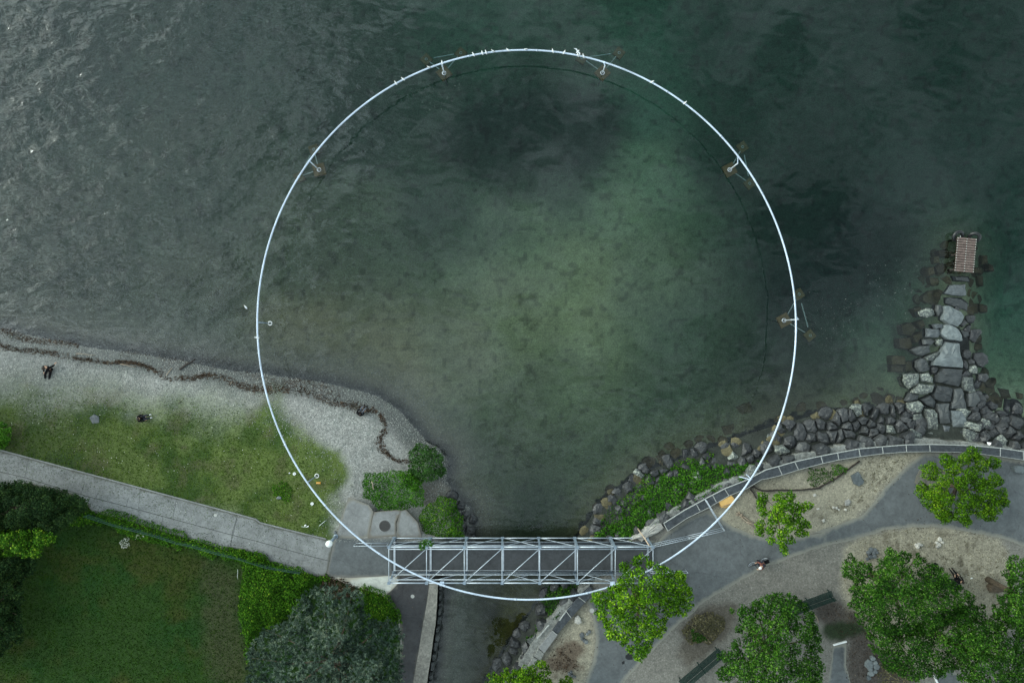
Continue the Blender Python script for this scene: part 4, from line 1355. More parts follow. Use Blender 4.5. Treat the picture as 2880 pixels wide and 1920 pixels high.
# flat slabs along the spine of the groyne, traced one by one
SL = [
    ('N', [(1110, 0), (1290, 20), (1310, 180), (1340, 300), (1330, 370), (1060, 350), (920, 330), (930, 270), (1020, 160)], .55, 'slab_blue', 'largest blue-grey slab, trapezoid, half way along the groyne'),
    ('N', [(1060, 365), (1330, 385), (1325, 560), (1280, 630), (1100, 590), (960, 560), (990, 440)], .52, 'slab_dark', 'wide dark slab just below the largest blue-grey slab'),
    ('N', [(970, 600), (1190, 640), (1160, 830), (1060, 840), (940, 800), (920, 740)], .55, 'slab_dark', 'square dark slab below the wide dark slab, left of the wedge slab'),
    ('N', [(1200, 650), (1320, 640), (1380, 930), (1160, 930), (1190, 820)], .55, 'slab_dark', 'wedge-shaped dark slab right of the square one'),
    ('N', [(970, 855), (1140, 850), (1155, 1130), (1010, 1140)], .6, 'slab_dark', 'long narrow dark slab in the middle column near the wall'),
    ('N', [(1160, 950), (1310, 955), (1375, 1080), (1380, 1190), (1180, 1185)], .6, 'slab_blue', 'dark slab with a pale worn square patch near the wall'),
    ('N', [(1175, 1200), (1390, 1210), (1410, 1400), (1180, 1375)], .6, 'slab_dark', 'squarish dark slab touching the curved wall'),
    ('N', [(1050, 1150), (1160, 1170), (1140, 1340), (1005, 1330)], .62, 'slab', 'small upright grey slab left of the squarish slab by the wall'),
    ('N', [(825, 930), (930, 935), (975, 1000), (980, 1225), (840, 1215)], .75, 'slab_lichen', 'pale lichen-covered upright slab left of the middle column'),
    ('N', [(780, 1230), (870, 1230), (1000, 1290), (850, 1370), (790, 1290)], .75, 'slab_lichen', 'triangular lichen-spotted stone at the root of the groyne'),
    ('N', [(710, 580), (940, 600), (900, 700), (770, 730), (640, 710)], .6, 'slab_lichen', 'flat lozenge stone with pale edges left of the square dark slab'),
    ('N', [(1345, 485), (1470, 495), (1480, 640), (1440, 695), (1360, 680), (1320, 560)], .6, 'slab_lichen', 'pale grey block on the right side of the wedge slab'),
    ('N', [(530, 450), (720, 440), (715, 580), (600, 655), (525, 560)], .5, 'slab_lichen', 'light mottled block on the left flank of the groyne'),
    ('N', [(730, 450), (850, 430), (915, 500), (910, 570), (760, 550)], .45, 'slab_lichen', 'mottled block right of the light block on the left flank'),
    ('N', [(690, 270), (760, 230), (810, 250), (875, 390), (740, 425), (690, 360)], .45, 'slab_dark', 'smooth rounded dark block left of the largest blue-grey slab'),
    ('N', [(800, 220), (1010, 135), (1010, 180), (900, 265), (820, 265)], .4, 'slab_lichen', 'slim leaf-shaped stone leaning on the largest slab'),
    ('N', [(600, 120), (720, 70), (870, 55), (880, 150), (780, 200), (680, 180)], .35, 'slab_dark', 'broad wet stone with bright chips on the left flank'),
    ('N', [(590, 850), (740, 820), (790, 890), (760, 980), (640, 985), (560, 920)], .7, 'slab_lichen', 'lichen-mottled boulder above the upright pale slab'),
    ('N', [(620, 1010), (760, 985), (775, 1060), (650, 1120)], .6, 'slab_lichen', 'small pale block left of the upright lichen slab'),
    ('N', [(740, 800), (880, 740), (960, 830), (930, 920), (830, 880)], .5, 'slab_dark', 'dark wedge stone between the lozenge and the upright slab'),
    ('N', [(530, 820), (600, 700), (720, 740), (700, 800), (590, 845)], .45, 'slab_dark', 'dark sloping stone below the light mottled block'),
    ('N', [(1400, 720), (1500, 690), (1575, 810), (1500, 905), (1400, 900)], .5, 'slab_dark', 'dark five-sided stone right of the wedge slab'),
    ('N', [(1490, 160), (1600, 150), (1670, 200), (1680, 290), (1600, 360), (1540, 330), (1470, 240)], .2, 'rock', 'black ridged boulder standing in the water right of the groyne'),
    ('N', [(1540, 450), (1650, 440), (1690, 500), (1640, 560), (1540, 540)], .2, 'rock', 'small black boulder below the ridged boulder'),
    ('M', [(900, 990), (960, 985), (1100, 1060), (1140, 1110), (1110, 1190), (1060, 1235), (960, 1210), (885, 1150)], .5, 'slab_blue', 'rounded blue-grey slab, first of the dry spine slabs'),
    ('M', [(900, 1210), (960, 1200), (1070, 1260), (1120, 1340), (1120, 1400), (940, 1380), (860, 1310)], .5, 'slab_blue', 'blue-grey slab with a curved edge between the other two blue-grey slabs'),
    ('M', [(700, 1250), (840, 1260), (860, 1310), (830, 1360), (700, 1355)], .4, 'slab', 'shiny grey block on the left of the curved blue-grey slab'),
    ('M', [(770, 1205), (880, 1200), (880, 1250), (800, 1260)], .4, 'slab', 'short grey block above the shiny block'),
    ('M', [(600, 1060), (700, 1010), (770, 1030), (790, 1090), (700, 1130), (620, 1110)], .25, 'slab_lichen', 'isolated pale-tipped boulder left of the first spine slab'),
    ('M', [(810, 980), (860, 975), (880, 1070), (830, 1110), (800, 1050)], .3, 'slab_dark', 'narrow dark stone left of the first spine slab'),
    ('M', [(650, 1380), (740, 1370), (790, 1400), (740, 1450), (660, 1440)], .3, 'slab_dark', 'small dark stone under the shiny grey block'),
    ('M', [(800, 1385), (880, 1375), (880, 1440), (830, 1460)], .35, 'slab_lichen', 'mossy yellow-green stone left of the spine'),
    ('M', [(1200, 1270), (1320, 1260), (1340, 1300), (1260, 1420), (1200, 1380)], .3, 'rock', 'black angular boulder right of the curved blue-grey slab'),
    ('M', [(1090, 1280), (1190, 1290), (1200, 1340), (1130, 1360)], .3, 'slab_dark', 'flat dark stone at the right edge of the curved slab'),
    ('M', [(900, 890), (1100, 890), (1180, 960), (1160, 1050), (1000, 1000), (900, 960)], .05, 'slab_dark', 'wide wet brown-grey slab just above the first spine slab'),
    ('M', [(960, 750), (1150, 735), (1165, 870), (1080, 880), (890, 850)], .10, 'slab', 'wet slab with one pale corner below the wooden walkway'),
    ('M', [(980, 640), (1190, 650), (1200, 710), (1000, 700)], .02, 'slab_dark', 'dark wet slab directly below the wooden walkway'),
]
slab_polys = []
for i, (k, pts, zt, mat, lab) in enumerate(SL):
    pp = poly(k, pts, zt)
    slab_polys.append(np2(pp))
    rock('stone_slab', lab, 'stone slab', pp, min(zt - .75, -.4), zt, mat, 900 + i, 'stones of the groyne', rough_=.05, flat=.80, tilt=.05)

SUB = [('M', [(640, 880), (720, 810), (810, 800), (800, 930), (700, 965), (650, 930)]), ('M', [(730, 660), (830, 660), (850, 720), (790, 760), (740, 740)]), ('M', [(700, 560), (770, 530), (800, 620), (720, 650)]),
       ('M', [(800, 540), (880, 490), (940, 540), (890, 620), (820, 620)]), ('M', [(770, 420), (840, 410), (850, 500), (780, 500)]), ('M', [(820, 350), (940, 320), (950, 440), (840, 410)]), ('M', [(1330, 400), (1400, 400), (1410, 500), (1340, 520)]),
       ('M', [(1280, 640), (1350, 640), (1350, 760), (1300, 740)]), ('M', [(1240, 540), (1330, 560), (1330, 620), (1230, 610)]), ('M', [(540, 1030), (620, 990), (660, 1060), (600, 1120)]), ('M', [(570, 1180), (650, 1150), (680, 1220), (640, 1270)]),
       ('M', [(400, 1220), (510, 1180), (590, 1250), (520, 1340), (420, 1320)]), ('M', [(530, 1340), (640, 1280), (660, 1360), (570, 1420)]), ('M', [(370, 1370), (510, 1360), (530, 1450), (500, 1500), (380, 1480)]), ('M', [(1180, 960), (1290, 960), (1290, 1080), (1190, 1060)]),
       ('M', [(1310, 960), (1400, 980), (1400, 1070), (1320, 1060)]), ('M', [(1420, 500), (1470, 520), (1480, 590), (1420, 580)]), ('N', [(345, 200), (530, 200), (540, 320), (340, 320)]), ('N', [(330, 325), (520, 330), (510, 430), (315, 420)]),
       ('N', [(530, 280), (660, 270), (650, 400), (530, 420)]), ('N', [(440, 500), (520, 470), (520, 640), (460, 620)]), ('N', [(160, 840), (280, 800), (300, 880), (200, 900)]), ('N', [(300, 810), (420, 800), (420, 900), (330, 900)]), ('N', [(80, 640), (200, 620), (300, 720), (260, 780), (130, 700)]),
       ('N', [(1650, 620), (1780, 500), (1790, 560), (1740, 660)]), ('N', [(1820, 640), (1960, 660), (2000, 780), (1850, 800)]), ('N', [(2080, 700), (2156, 720), (2150, 800), (2090, 790)]),
       ('H', [(330, 560), (400, 480), (440, 500), (420, 680), (360, 650)]), ('H', [(470, 460), (560, 430), (640, 470), (560, 540), (480, 540)]), ('H', [(780, 130), (880, 110), (890, 180), (800, 190)]), ('H', [(1000, 80), (1080, 60), (1070, 130), (1010, 130)]),
       ('H', [(1290, 20), (1400, 0), (1390, 60), (1310, 70)]), ('X', [(2070, 1145), (2110, 1130), (2125, 1165), (2085, 1170)]), ('X', [(2030, 1200), (2065, 1190), (2070, 1225), (2035, 1230)]), ('X', [(2250, 1150), (2290, 1135), (2300, 1165), (2260, 1175)]), ('X', [(2380, 1120), (2420, 1110), (2425, 1140), (2385, 1150)]),
       ('L', [(1000, 690), (1090, 670), (1090, 720), (1040, 740)]), ('L', [(1130, 500), (1200, 490), (1190, 570), (1140, 570)])]
for i, (k, pts) in enumerate(SUB):
    c = np2(poly(k, pts, 0)).mean(0)
    zt = -.22 if k in 'LH' else random.uniform(-.5, -.18)
    rock('submerged_stone', 'brown algae-coated stone under water beside the groyne' if k in 'MN' else 'brown algae-coated stone under water off the rocky bank', 'stone', poly(k, pts, zt), zt - .9, zt, 'rock_sub', 1200 + i,
         'submerged stones by the groyne' if k in 'MN' else 'submerged stones off the rocky bank', flat=.8, tilt=.06, rough_=.06)


# riprap: packed cells (Voronoi) shrunk to angular boulders
def voronoi_cells(pts, R):
    cells = []
    A = np.array(pts)
    for i, p in enumerate(A):
        c = [(p[0] + R * math.cos(t * math.pi / 6), p[1] + R * math.sin(t * math.pi / 6)) for t in range(12)]
        d = np.hypot(A[:, 0] - p[0], A[:, 1] - p[1])
        for j in np.argsort(d)[1:14]:
            if d[j] > 2 * R:
                break
            m = (A[i] + A[j]) / 2
            nv = A[j] - A[i]
            out = []
            for a in range(len(c)):
                s, e = c[a], c[(a + 1) % len(c)]
                ds = (s[0] - m[0]) * nv[0] + (s[1] - m[1]) * nv[1]
                de = (e[0] - m[0]) * nv[0] + (e[1] - m[1]) * nv[1]
                if ds <= 0:
                    out.append(s)
                if (ds < 0) != (de < 0):
                    t = ds / (ds - de)
                    out.append((s[0] + (e[0] - s[0]) * t, s[1] + (e[1] - s[1]) * t))
            c = out
            if len(c) < 3:
                break
        cells.append(c)
    return cells


RIP = []


def ordinal(n):
    return str(n) + ('th' if 10 <= n % 100 <= 20 else {1: 'st', 2: 'nd', 3: 'rd'}.get(n % 10, 'th'))


def label_riprap():
    """name every loose stone by its look, its row and its place counted from a landmark"""
    rows = {}
    for o, cx, cy, mt, (rowf, anchor, lm) in RIP:
        look = {'rock_sub': 'brown submerged', 'slab_lichen': 'pale lichen-spotted'}.get(mt, 'dark angular')
        rows.setdefault((look, rowf(cx, cy), lm), []).append((math.hypot(cx - anchor[0], cy - anchor[1]), o))
    for (look, row, lm), lst in rows.items():
        lst.sort(key=lambda e: e[0])
        for i, (_, o) in enumerate(lst):
            o['label'] = '%s stone %s, %s from %s' % (look, row, ordinal(i + 1), lm)


def row_wall(names, cuts):
    def f(cx, cy):
        d = -float(sdf(np.array([cx]), np.array([cy]), np2(right_land))[0])
        for nm, c in zip(names, cuts):
            if d < c:
                return nm
        return names[-1]
    return f


def riprap(region, r, R, group, where, mat='rock', hmin=.18, hmax=.5, avoid=(), keep=1.0, shrink=.985, submerge=True):
    p = poisson(region, r)
    p = p[RNG.uniform(size=len(p)) > .22]
    if len(p) == 0:
        return
    cells = voronoi_cells(p, R)
    for i, (c, cell) in enumerate(zip(p, cells)):
        if len(cell) < 4 or random.random() > keep:
            continue
        if any(inside(np.array([c[0]]), np.array([c[1]]), s)[0] or seg_dist(np.array([c[0]]), np.array([c[1]]), s)[0] < r * .22 for s in avoid):
            continue
        cx, cy = sum(a for a, b in cell) / len(cell), sum(b for a, b in cell) / len(cell)
        s = shrink * random.uniform(.9, 1.02)
        cell = [(cx + (a - cx) * s, cy + (b - cy) * s) for a, b in cell]
        # drop very short edges
        cc = [cell[0]]
        for a in cell[1:]:
            if math.hypot(a[0] - cc[-1][0], a[1] - cc[-1][1]) > .14:
                cc.append(a)
        if len(cc) < 4:
            continue
        g = hz1(cx, cy)
        size = max(math.hypot(a - cx, b - cy) for a, b in cc)
        zt = g + random.uniform(hmin, hmax)
        sub = zt < -.02
        mt = 'rock_sub' if sub else (mat if random.random() > .07 else 'slab_lichen')
        o = rock('riprap_stone', None, 'stone', cc, g - .35, zt, mt, 2000 + i, group, rough_=.12, flat=random.uniform(.42, .78), tilt=.22)
        RIP.append((o, cx, cy, mt, where))


IR = poly('H', [(1850, 190), (1900, 190)], .5) + poly('I', [(0, 470), (200, 395), (500, 318), (800, 270), (1000, 245), (1300, 222), (1430, 225), (1380, 0), (1300, -20), (1000, 10), (850, 0), (700, 10), (560, 20), (450, 60), (300, 100), (180, 160), (60, 200), (-60, 260)], .5)
riprap(IR, .58, .80, 'riprap left of the groyne', (row_wall(('against the curved wall', 'in the middle riprap row', 'at the waterline left of the groyne'), (1.0, 2.0)), P(2640, 1220), 'the groyne'), avoid=slab_polys, hmin=.2, hmax=.5)
IR2 = poly('I', [(1870, 280), (2000, 282), (2352, 340), (2700, 410), (2900, 300), (2700, 0), (2352, -30), (2150, -60), (1950, -110), (1820, -160), (1830, 0)], .5)
riprap(IR2, .60, .84, 'riprap right of the groyne', (row_wall(('right of the groyne along the wall', 'in the outer riprap right of the groyne'), (1.3,)), P(2720, 1230), 'the groyne'), avoid=slab_polys, hmin=.2, hmax=.5)
GR = poly('X', [(2560, 1190), (2545, 1130), (2565, 1060), (2590, 1000), (2600, 940), (2630, 900), (2640, 860), (2655, 830), (2730, 840), (2760, 880), (2765, 960), (2785, 1030), (2810, 1110), (2830, 1190), (2800, 1235), (2620, 1232)], .4)
riprap(GR, .52, .60, 'loose stones of the groyne', (lambda a, b: 'on the left flank of the groyne' if a < P(2690, 0).x else 'on the right flank of the groyne', P(2690, 1240), 'the wall'), avoid=slab_polys, hmin=.15, hmax=.42)
GT = poly('X', [(2610, 850), (2600, 800), (2640, 740), (2665, 690), (2760, 700), (2775, 760), (2770, 850)], .0)
riprap(GT, .52, .60, 'loose stones at the tip of the groyne', (lambda a, b: 'left beside the wet slabs' if a < P(2690, 0).x else 'right beside the wet slabs', P(2710, 770), 'the wooden walkway'), avoid=slab_polys, hmin=-.1, hmax=.16)
HR = poly('H', [(230, 900), (235, 780), (300, 640), (400, 560), (440, 470), (600, 430), (640, 340), (700, 240), (880, 170), (1000, 130), (1200, 90), (1330, 60), (1500, 80), (1640, 60), (1760, 20), (1850, 60), (1880, 190), (1650, 280), (1400, 370), (1090, 540), (850, 680), (620, 850), (560, 900)], .3)
riprap(HR, .52, .74, 'riprap under the creeper bank', (row_wall(('under the creeper', 'beyond the creeper', 'at the lake edge below the creeper'), (1.8, 3.2)), P(1770, 1520), 'the bridge'), hmin=-.02, hmax=.38, keep=.85)
LR = poly('L', [(1690, 200), (1560, 350), (1400, 520), (1260, 720), (1130, 900), (1000, 1100), (880, 1080), (900, 980), (1000, 840), (1080, 760), (1120, 620), (1220, 480), (1330, 380), (1380, 250), (1500, 150)], .0)
riprap(LR, .62, .66, 'riprap on the creek bank', (row_wall(('beside the mortared wall', 'in the creek below the mortared wall'), (1.5,)), P(1660, 1640), 'the bridge'), hmin=.12, hmax=.42)
BR = poly('X', [(1262, 1395), (1290, 1400), (1320, 1430), (1325, 1470), (1322, 1515), (1300, 1500), (1292, 1460), (1268, 1430)], .3)
riprap(BR, .55, .6, 'rocks at the creek mouth', (lambda a, b: 'at the creek mouth below the shrubs', P(1320, 1515), 'the bridge'), hmin=.1, hmax=.5)

HS = poly('H', [(150, 880), (180, 740), (250, 600), (360, 480), (540, 380), (640, 240), (800, 130), (1000, 50), (1250, 0), (1600, -20), (1850, -60), (1900, 40), (1750, 60), (1500, 80), (1200, 110), (1000, 140), (850, 190), (700, 270), (640, 360), (460, 480), (320, 640), (250, 780), (230, 890)], -.2)
riprap(HS, .62, .66, 'submerged stones off the creeper bank', (lambda a, b: 'under the shallow water off the creeper bank', P(1770, 1520), 'the bridge'), hmin=.02, hmax=.14, keep=.75, mat='rock_sub')
IS = poly('I', [(-50, 200), (100, 90), (300, -30), (560, -110), (900, -130), (1200, -140), (1300, -60), (1200, -20), (1000, -10), (700, 0), (480, 30), (300, 90), (150, 170), (20, 270)], -.3)
riprap(IS, .60, .62, 'submerged stones off the curved wall', (lambda a, b: 'under the water off the curved wall', P(2560, 1180), 'the groyne'), hmin=.02, hmax=.16, keep=.7, mat='rock_sub')
label_riprap()


def count_off(group, lead, tail):
    l = sorted([o for o in C.objects if o.get('group') == group and o.parent is None], key=lambda o: (o.matrix_basis.translation.x))
    for i, o in enumerate(l):
        o['label'] = '%s, %s from the left %s' % (lead, ordinal(i + 1), tail)


count_off('submerged stones by the groyne', 'brown algae-coated stone under water', 'beside the groyne')
count_off('submerged stones off the rocky bank', 'brown algae-coated stone under water', 'off the rocky bank')

# single stones on land
for i, (nm, k, pts, h_, mat, lab) in enumerate([
    ('boulder', 'G', [(880, 1420), (930, 1395), (975, 1450), (985, 1510), (930, 1540), (870, 1510)], .3, 'rock_pale', 'pale triangular boulder beside the mortared wall below the bridge'),
    ('stone_slab', 'I', [(765, 580), (830, 540), (885, 630), (880, 655), (840, 678), (790, 655)], .22, 'slab_blue', 'bluish slanted slab lying on the sand island'),
    ('boulder', 'I', [(710, 810), (745, 795), (762, 815), (745, 850), (710, 855)], .18, 'rock_pale', 'white oval stone on the sand near the bluish slab'),
    ('boulder', 'I', [(415, 755), (440, 748), (445, 765), (420, 772)], .1, 'rock_pale', 'small flat white stone in the middle of the sand island'),
    ('boulder', 'I', [(445, 880), (470, 875), (475, 888), (450, 890)], .1, 'rock_pale', 'tiny flat stone at the right edge of the star-shaped tree'),
    ('boulder', 'I', [(495, 985), (520, 975), (525, 1000), (505, 1008)], .15, 'rock_pale', 'pale stone among the straw near the asphalt edge'),
    ('boulder', 'I', [(2245, 500), (2290, 480), (2352, 490), (2380, 540), (2340, 560), (2270, 550)], .35, 'slab_blue', 'grey boulder with a flat top on the asphalt at the right edge'),
    ('boulder', 'A', [(820, 960), (860, 930), (905, 950), (912, 1010), (850, 1020)], .08, 'slab', 'flat pale cobble patch in the lawn near the left edge'),
    ('boulder', 'U', [(205, 665), (240, 640), (290, 655), (280, 690), (215, 690)], .2, 'slab', 'grey stone half hidden in the dark weed patch'),
    ('boulder', 'E', [(970, 180), (990, 170), (1000, 190), (980, 200)], .15, 'slab', 'small stone at the foot of the globe lamp'),
    ('boulder', 'H', [(2240, 490), (2265, 480), (2275, 500), (2250, 512)], .1, 'rock_pale', 'small pale stone right of the star-shaped tree'),
    ('boulder', 'B', [(1740, 970), (1775, 965), (1785, 1020), (1760, 1040), (1735, 1010)], .3, 'slab_dark', 'dark stone wedged behind the beach shrub'),
    ('boulder', 'B', [(1340, 1130), (1380, 1125), (1400, 1160), (1360, 1175)], .2, 'slab_lichen', 'grey stone at the lower edge of the beach shrub'),
]):
    zz = 1.5
    for _ in range(3):
        v = poly(k, pts, zz)
        zz = hz1(v[0].x, v[0].y)
    rock(nm, lab, 'stone', poly(k, pts, zz + h_ * .7), zz - .05, zz + h_, mat, 3000 + i, rough_=.03, flat=.78, tilt=.05)
PILES = [('J', [(950, 345, 26), (985, 345, 20), (925, 370, 22), (970, 375, 24), (1005, 370, 18), (940, 405, 24), (975, 405, 22), (915, 430, 18)], 'cobble in the cluster above the spiky-edged tree', 'cluster of cobbles near the spiky-edged tree', 'slab'),
         ('J', [(1365, 305, 18), (1390, 295, 18), (1410, 300, 14), (1375, 320, 16)], 'small cobble on the sand right of the spiky-edged tree', 'small cobbles in the sand', 'rock_pale'),
         ('J', [(1580, 250, 22), (1572, 298, 22), (1550, 280, 16), (1600, 275, 14), (1555, 315, 14)], 'pale cobble in the cluster near the black dot on the sand', 'pale cobbles in the sand', 'rock_pale'),
         ('J', [(960, 1340, 28), (930, 1395, 44), (985, 1380, 24), (995, 1415, 32), (940, 1440, 26), (985, 1460, 22), (950, 1480, 34), (925, 1520, 26)], 'grey stone in the heap between the two lower trees', 'heap of grey stones', 'slab_blue'),
         ('K', [(250, 1000, 30), (300, 985, 16), (270, 1045, 18), (320, 965, 18), (290, 1060, 20), (250, 1030, 14)], 'grey cobble in the heap on the sand below the bright tree', 'small heap of cobbles', 'slab'),
         ('L', [(1620, 1080, 20), (1650, 1100, 18), (1640, 1060, 14), (1680, 1110, 14)], 'grey cobble beside the small treetop at the bottom edge', 'cobbles at the bottom edge', 'slab'),
         ('I', [(630, 875, 14), (600, 870, 12), (650, 890, 10), (710, 890, 12)], 'cobble among the straw right of the star-shaped tree', 'cobbles in the straw', 'rock_pale')]
for pi, (k, lst, lab, grp, mat) in enumerate(PILES):
    for i, (a, b, r_) in enumerate(lst):
        s = random.Random(pi * 50 + i)
        pts = [(a + r_ * math.cos(t * .9) * s.uniform(.75, 1.1), b + r_ * math.sin(t * .9) * s.uniform(.75, 1.1)) for t in range(7)]
        rock('cobble', lab, 'stone', poly(k, pts, ZL + .1), ZL - .03, ZL + .14 + .1 * s.random(), mat, 4000 + pi * 50 + i, grp, rough_=.02, flat=.75, tilt=.1)

for g_, l_, t_ in (('heap of grey stones', 'grey stone', 'in the heap between the two lower trees'), ('cluster of cobbles near the spiky-edged tree', 'cobble', 'in the cluster above the spiky-edged tree'),
                   ('small heap of cobbles', 'grey cobble', 'in the heap below the bright tree'), ('pale cobbles in the sand', 'pale cobble', 'in the cluster near the black bag'),
                   ('small cobbles in the sand', 'small cobble', 'right of the spiky-edged tree'), ('cobbles at the bottom edge', 'grey cobble', 'beside the small bottom treetop'), ('cobbles in the straw', 'cobble', 'in the straw by the star-shaped tree')):
    count_off(g_, l_, t_)

# ================================================================== WALLS
def band(name, outer, inner, z0, z1, mat, parent=None, label=None, cat=None, jag=0.0, seed=0):
    """solid strip between two polylines of equal count"""
    r = random.Random(seed)

    def dens(p):
        out = []
        for i in range(len(p) - 1):
            for j in range(6):
                out.append(Vector(p[i]).lerp(Vector(p[i + 1]), j / 6))
        out.append(Vector(p[-1]))
        return out
    A, B = dens(outer), dens(inner)
    V, F = [], []
    for a, b in zip(A, B):
        ja = Vector((r.uniform(-jag, jag), r.uniform(-jag, jag), 0))
        jb = Vector((r.uniform(-jag, jag), r.uniform(-jag, jag), 0)) * .6
        jz = r.uniform(-jag, jag) * .35
        for p, zz in ((a + ja, z0), (a + ja, z1 + jz), (b + jb, z1 + jz), (b + jb, z0)):
            V.append((p.x, p.y, zz))
    n = len(A)
    for i in range(n - 1):
        for k in range(4):
            l = (k + 1) % 4
            F.append((i * 4 + k, (i + 1) * 4 + k, (i + 1) * 4 + l, i * 4 + l))
    F.append((0, 1, 2, 3))
    F.append((n * 4 - 1, n * 4 - 2, n * 4 - 3, n * 4 - 4))
    m = MB()
    m.add(V, F)
    o = m.build(name, mat, parent)
    me = o.data
    e = me.attributes.new('edge', 'FLOAT', 'POINT')
    e.data.foreach_set('value', np.ones(len(me.vertices), np.float32))
    if label:
        tag(o, label, cat)
    return o


ZC = 2.0
cop_o = poly('H', [(870, 755), (1060, 635), (1290, 510), (1430, 437), (1650, 350), (1730, 305)], ZC) + poly('I', [(-20, 525), (95, 493), (245, 450), (485, 398), (640, 368), (835, 332), (1050, 312), (1270, 295), (1485, 291), (1700, 296), (1905, 305), (2135, 325), (2352, 356), (2800, 430), (3400, 560)], ZC)
cop_i = poly('H', [(910, 825), (1080, 710), (1280, 612), (1470, 502), (1640, 432), (1770, 352)], ZC) + poly('I', [(-5, 605), (130, 572), (280, 525), (505, 465), (650, 432), (848, 402), (1058, 375), (1272, 360), (1490, 358), (1700, 362), (1905, 372), (2135, 402), (2352, 435), (2800, 512), (3400, 642)], ZC)
cw = thing('stone_parapet', (cop_o[8].x, cop_o[8].y, ZL), 'long curved granite parapet with pale joints between park and lake', 'wall')
band('coping', cop_o, cop_i, ZL - .3, ZC, M['coping'], cw)
led_o = poly('H', [(640, 865), (850, 690), (1090, 560), (1250, 470), (1400, 388), (1650, 302), (1800, 222)], ZL + .15) + poly('I', [(-60, 492), (60, 455), (200, 412), (500, 335), (650, 310), (800, 286), (1050, 255), (1300, 238), (1500, 243), (1700, 268), (1905, 284), (2135, 306), (2352, 340), (2800, 420), (3400, 550)], ZL + .15)
led_i = [Vector((p.x, p.y, 0)) for p in (poly('H', [(880, 745), (1060, 632), (1290, 508), (1430, 434), (1560, 380), (1650, 345), (1760, 290)], ZL + .15) + poly('I', [(-20, 520), (95, 490), (245, 447), (485, 396), (640, 366), (835, 330), (1050, 310), (1270, 293), (1485, 290), (1700, 294), (1905, 303), (2135, 323), (2352, 354), (2800, 428), (3400, 558)], ZL + .15))]
led_o = led_o[:min(len(led_o), len(led_i))]
led_i = led_i[:len(led_o)]
band('ledge', led_o, led_i, .2, ZL + .16, M['ledge'], cw, jag=.07, seed=4)
for a, b, k in [((872, 757), (910, 825), 'H'), ((1170, 578), (1205, 640), 'H'), ((1320, 495), (1355, 560), 'H'), ((1430, 437), (1470, 500), 'H'), ((95, 493), (130, 570), 'I'), ((245, 450), (280, 524), 'I'), ((485, 398), (505, 464), 'I'), ((640, 368), (650, 431), 'I'),
                ((835, 332), (848, 402), 'I'), ((1050, 312), (1058, 374), 'I'), ((1270, 295), (1273, 359), 'I'), ((1485, 291), (1490, 357), 'I'), ((1905, 305), (1905, 371), 'I'), ((2135, 325), (2135, 401), 'I'), ((2346, 354), (2348, 434), 'I')]:
    m = MB()
    m.beam(q(k, *a, ZC + .012), q(k, *b, ZC + .012), .055, .03)
    m.build('joint', M['joint'], cw)
for nm, pts, off in (('inner_edge', cop_i, .02), ('outer_mortar', cop_o, -.0)):
    m = MB()
    m.tube([Vector((p.x, p.y, ZC + .005)) for p in pts], .022 if nm == 'inner_edge' else .045, 5)
    m.build(nm, M['joint'], cw)

# ragged mortared end next to the bridge
o = rock('wall_stub', 'crumbling pale mortared wall end beside the bridge railing', 'wall', poly('H', [(565, 910), (640, 865), (720, 800), (800, 765), (860, 750), (880, 790), (840, 840), (760, 880), (700, 912)], ZL + .3), ZL - .6, ZL + .32, 'rock_pale', 51, rough_=.16, flat=.8, tilt=.03)

# lower mortared wall below the bridge
lw = q('L', 1450, 640, ZL)
lwall = thing('mortared_wall', (lw.x, lw.y, ZL), 'straight mortared stone wall running down from the bridge along the creek', 'wall')
lo_o = poly('L', [(1830, 160), (1720, 210), (1600, 330), (1420, 520), (1280, 715), (1150, 900), (1050, 1060), (900, 1300)], ZL + .25)
lo_m = poly('L', [(1838, 178), (1722, 290), (1590, 430), (1440, 636), (1300, 815), (1200, 985), (1110, 1130), (960, 1380)], ZL + .25)
band('rubble_top', lo_o, lo_m, -.2, ZL + .25, M['ledge'], lwall, jag=.06, seed=6)
PCS = [((1838, 180), (1722, 285), (1790, 338), (1882, 240), .55, 'coping'), ((1718, 290), (1592, 428), (1645, 500), (1786, 342), .5, 'coping'), ((1586, 434), (1448, 632), (1495, 676), (1640, 506), .45, 'coping'),
       ((1442, 640), (1305, 815), (1362, 868), (1498, 682), .45, 'concrete'), ((1300, 820), (1255, 900), (1325, 945), (1360, 872), .42, 'ledge'), ((1250, 905), (1170, 1040), (1260, 1060), (1322, 950), .4, 'ledge')]
for a, b, c_, d, h_, mt in PCS:
    m = MB()
    m.prism(poly('L', [a, b, c_, d], ZL + h_), ZL - .1, ZL + h_, bev=.03)
    o = m.build('coping_slab', M[mt], lwall)
    at = o.data.attributes.new('edge', 'FLOAT', 'POINT')
    at.data.foreach_set('value', np.ones(len(o.data.vertices), np.float32))
for a, b in (((1718, 288), (1788, 340)), ((1588, 432), (1642, 503)), ((1445, 637), (1497, 679))):
    m = MB()
    m.beam(q('L', *a, ZL + .53), q('L', *b, ZL + .53), .05, .05)
    m.build('joint', M['joint'], lwall)
for pts in ([(1722, 292), (1590, 432), (1560, 470)], [(1560, 470), (1520, 530)], [(1410, 575), (1290, 715)]):
    m = MB()
    m.tube([q('L', a, b, ZL + .42) for a, b in pts], .05, 5)
    m.build('mortar_line', M['joint'], lwall)

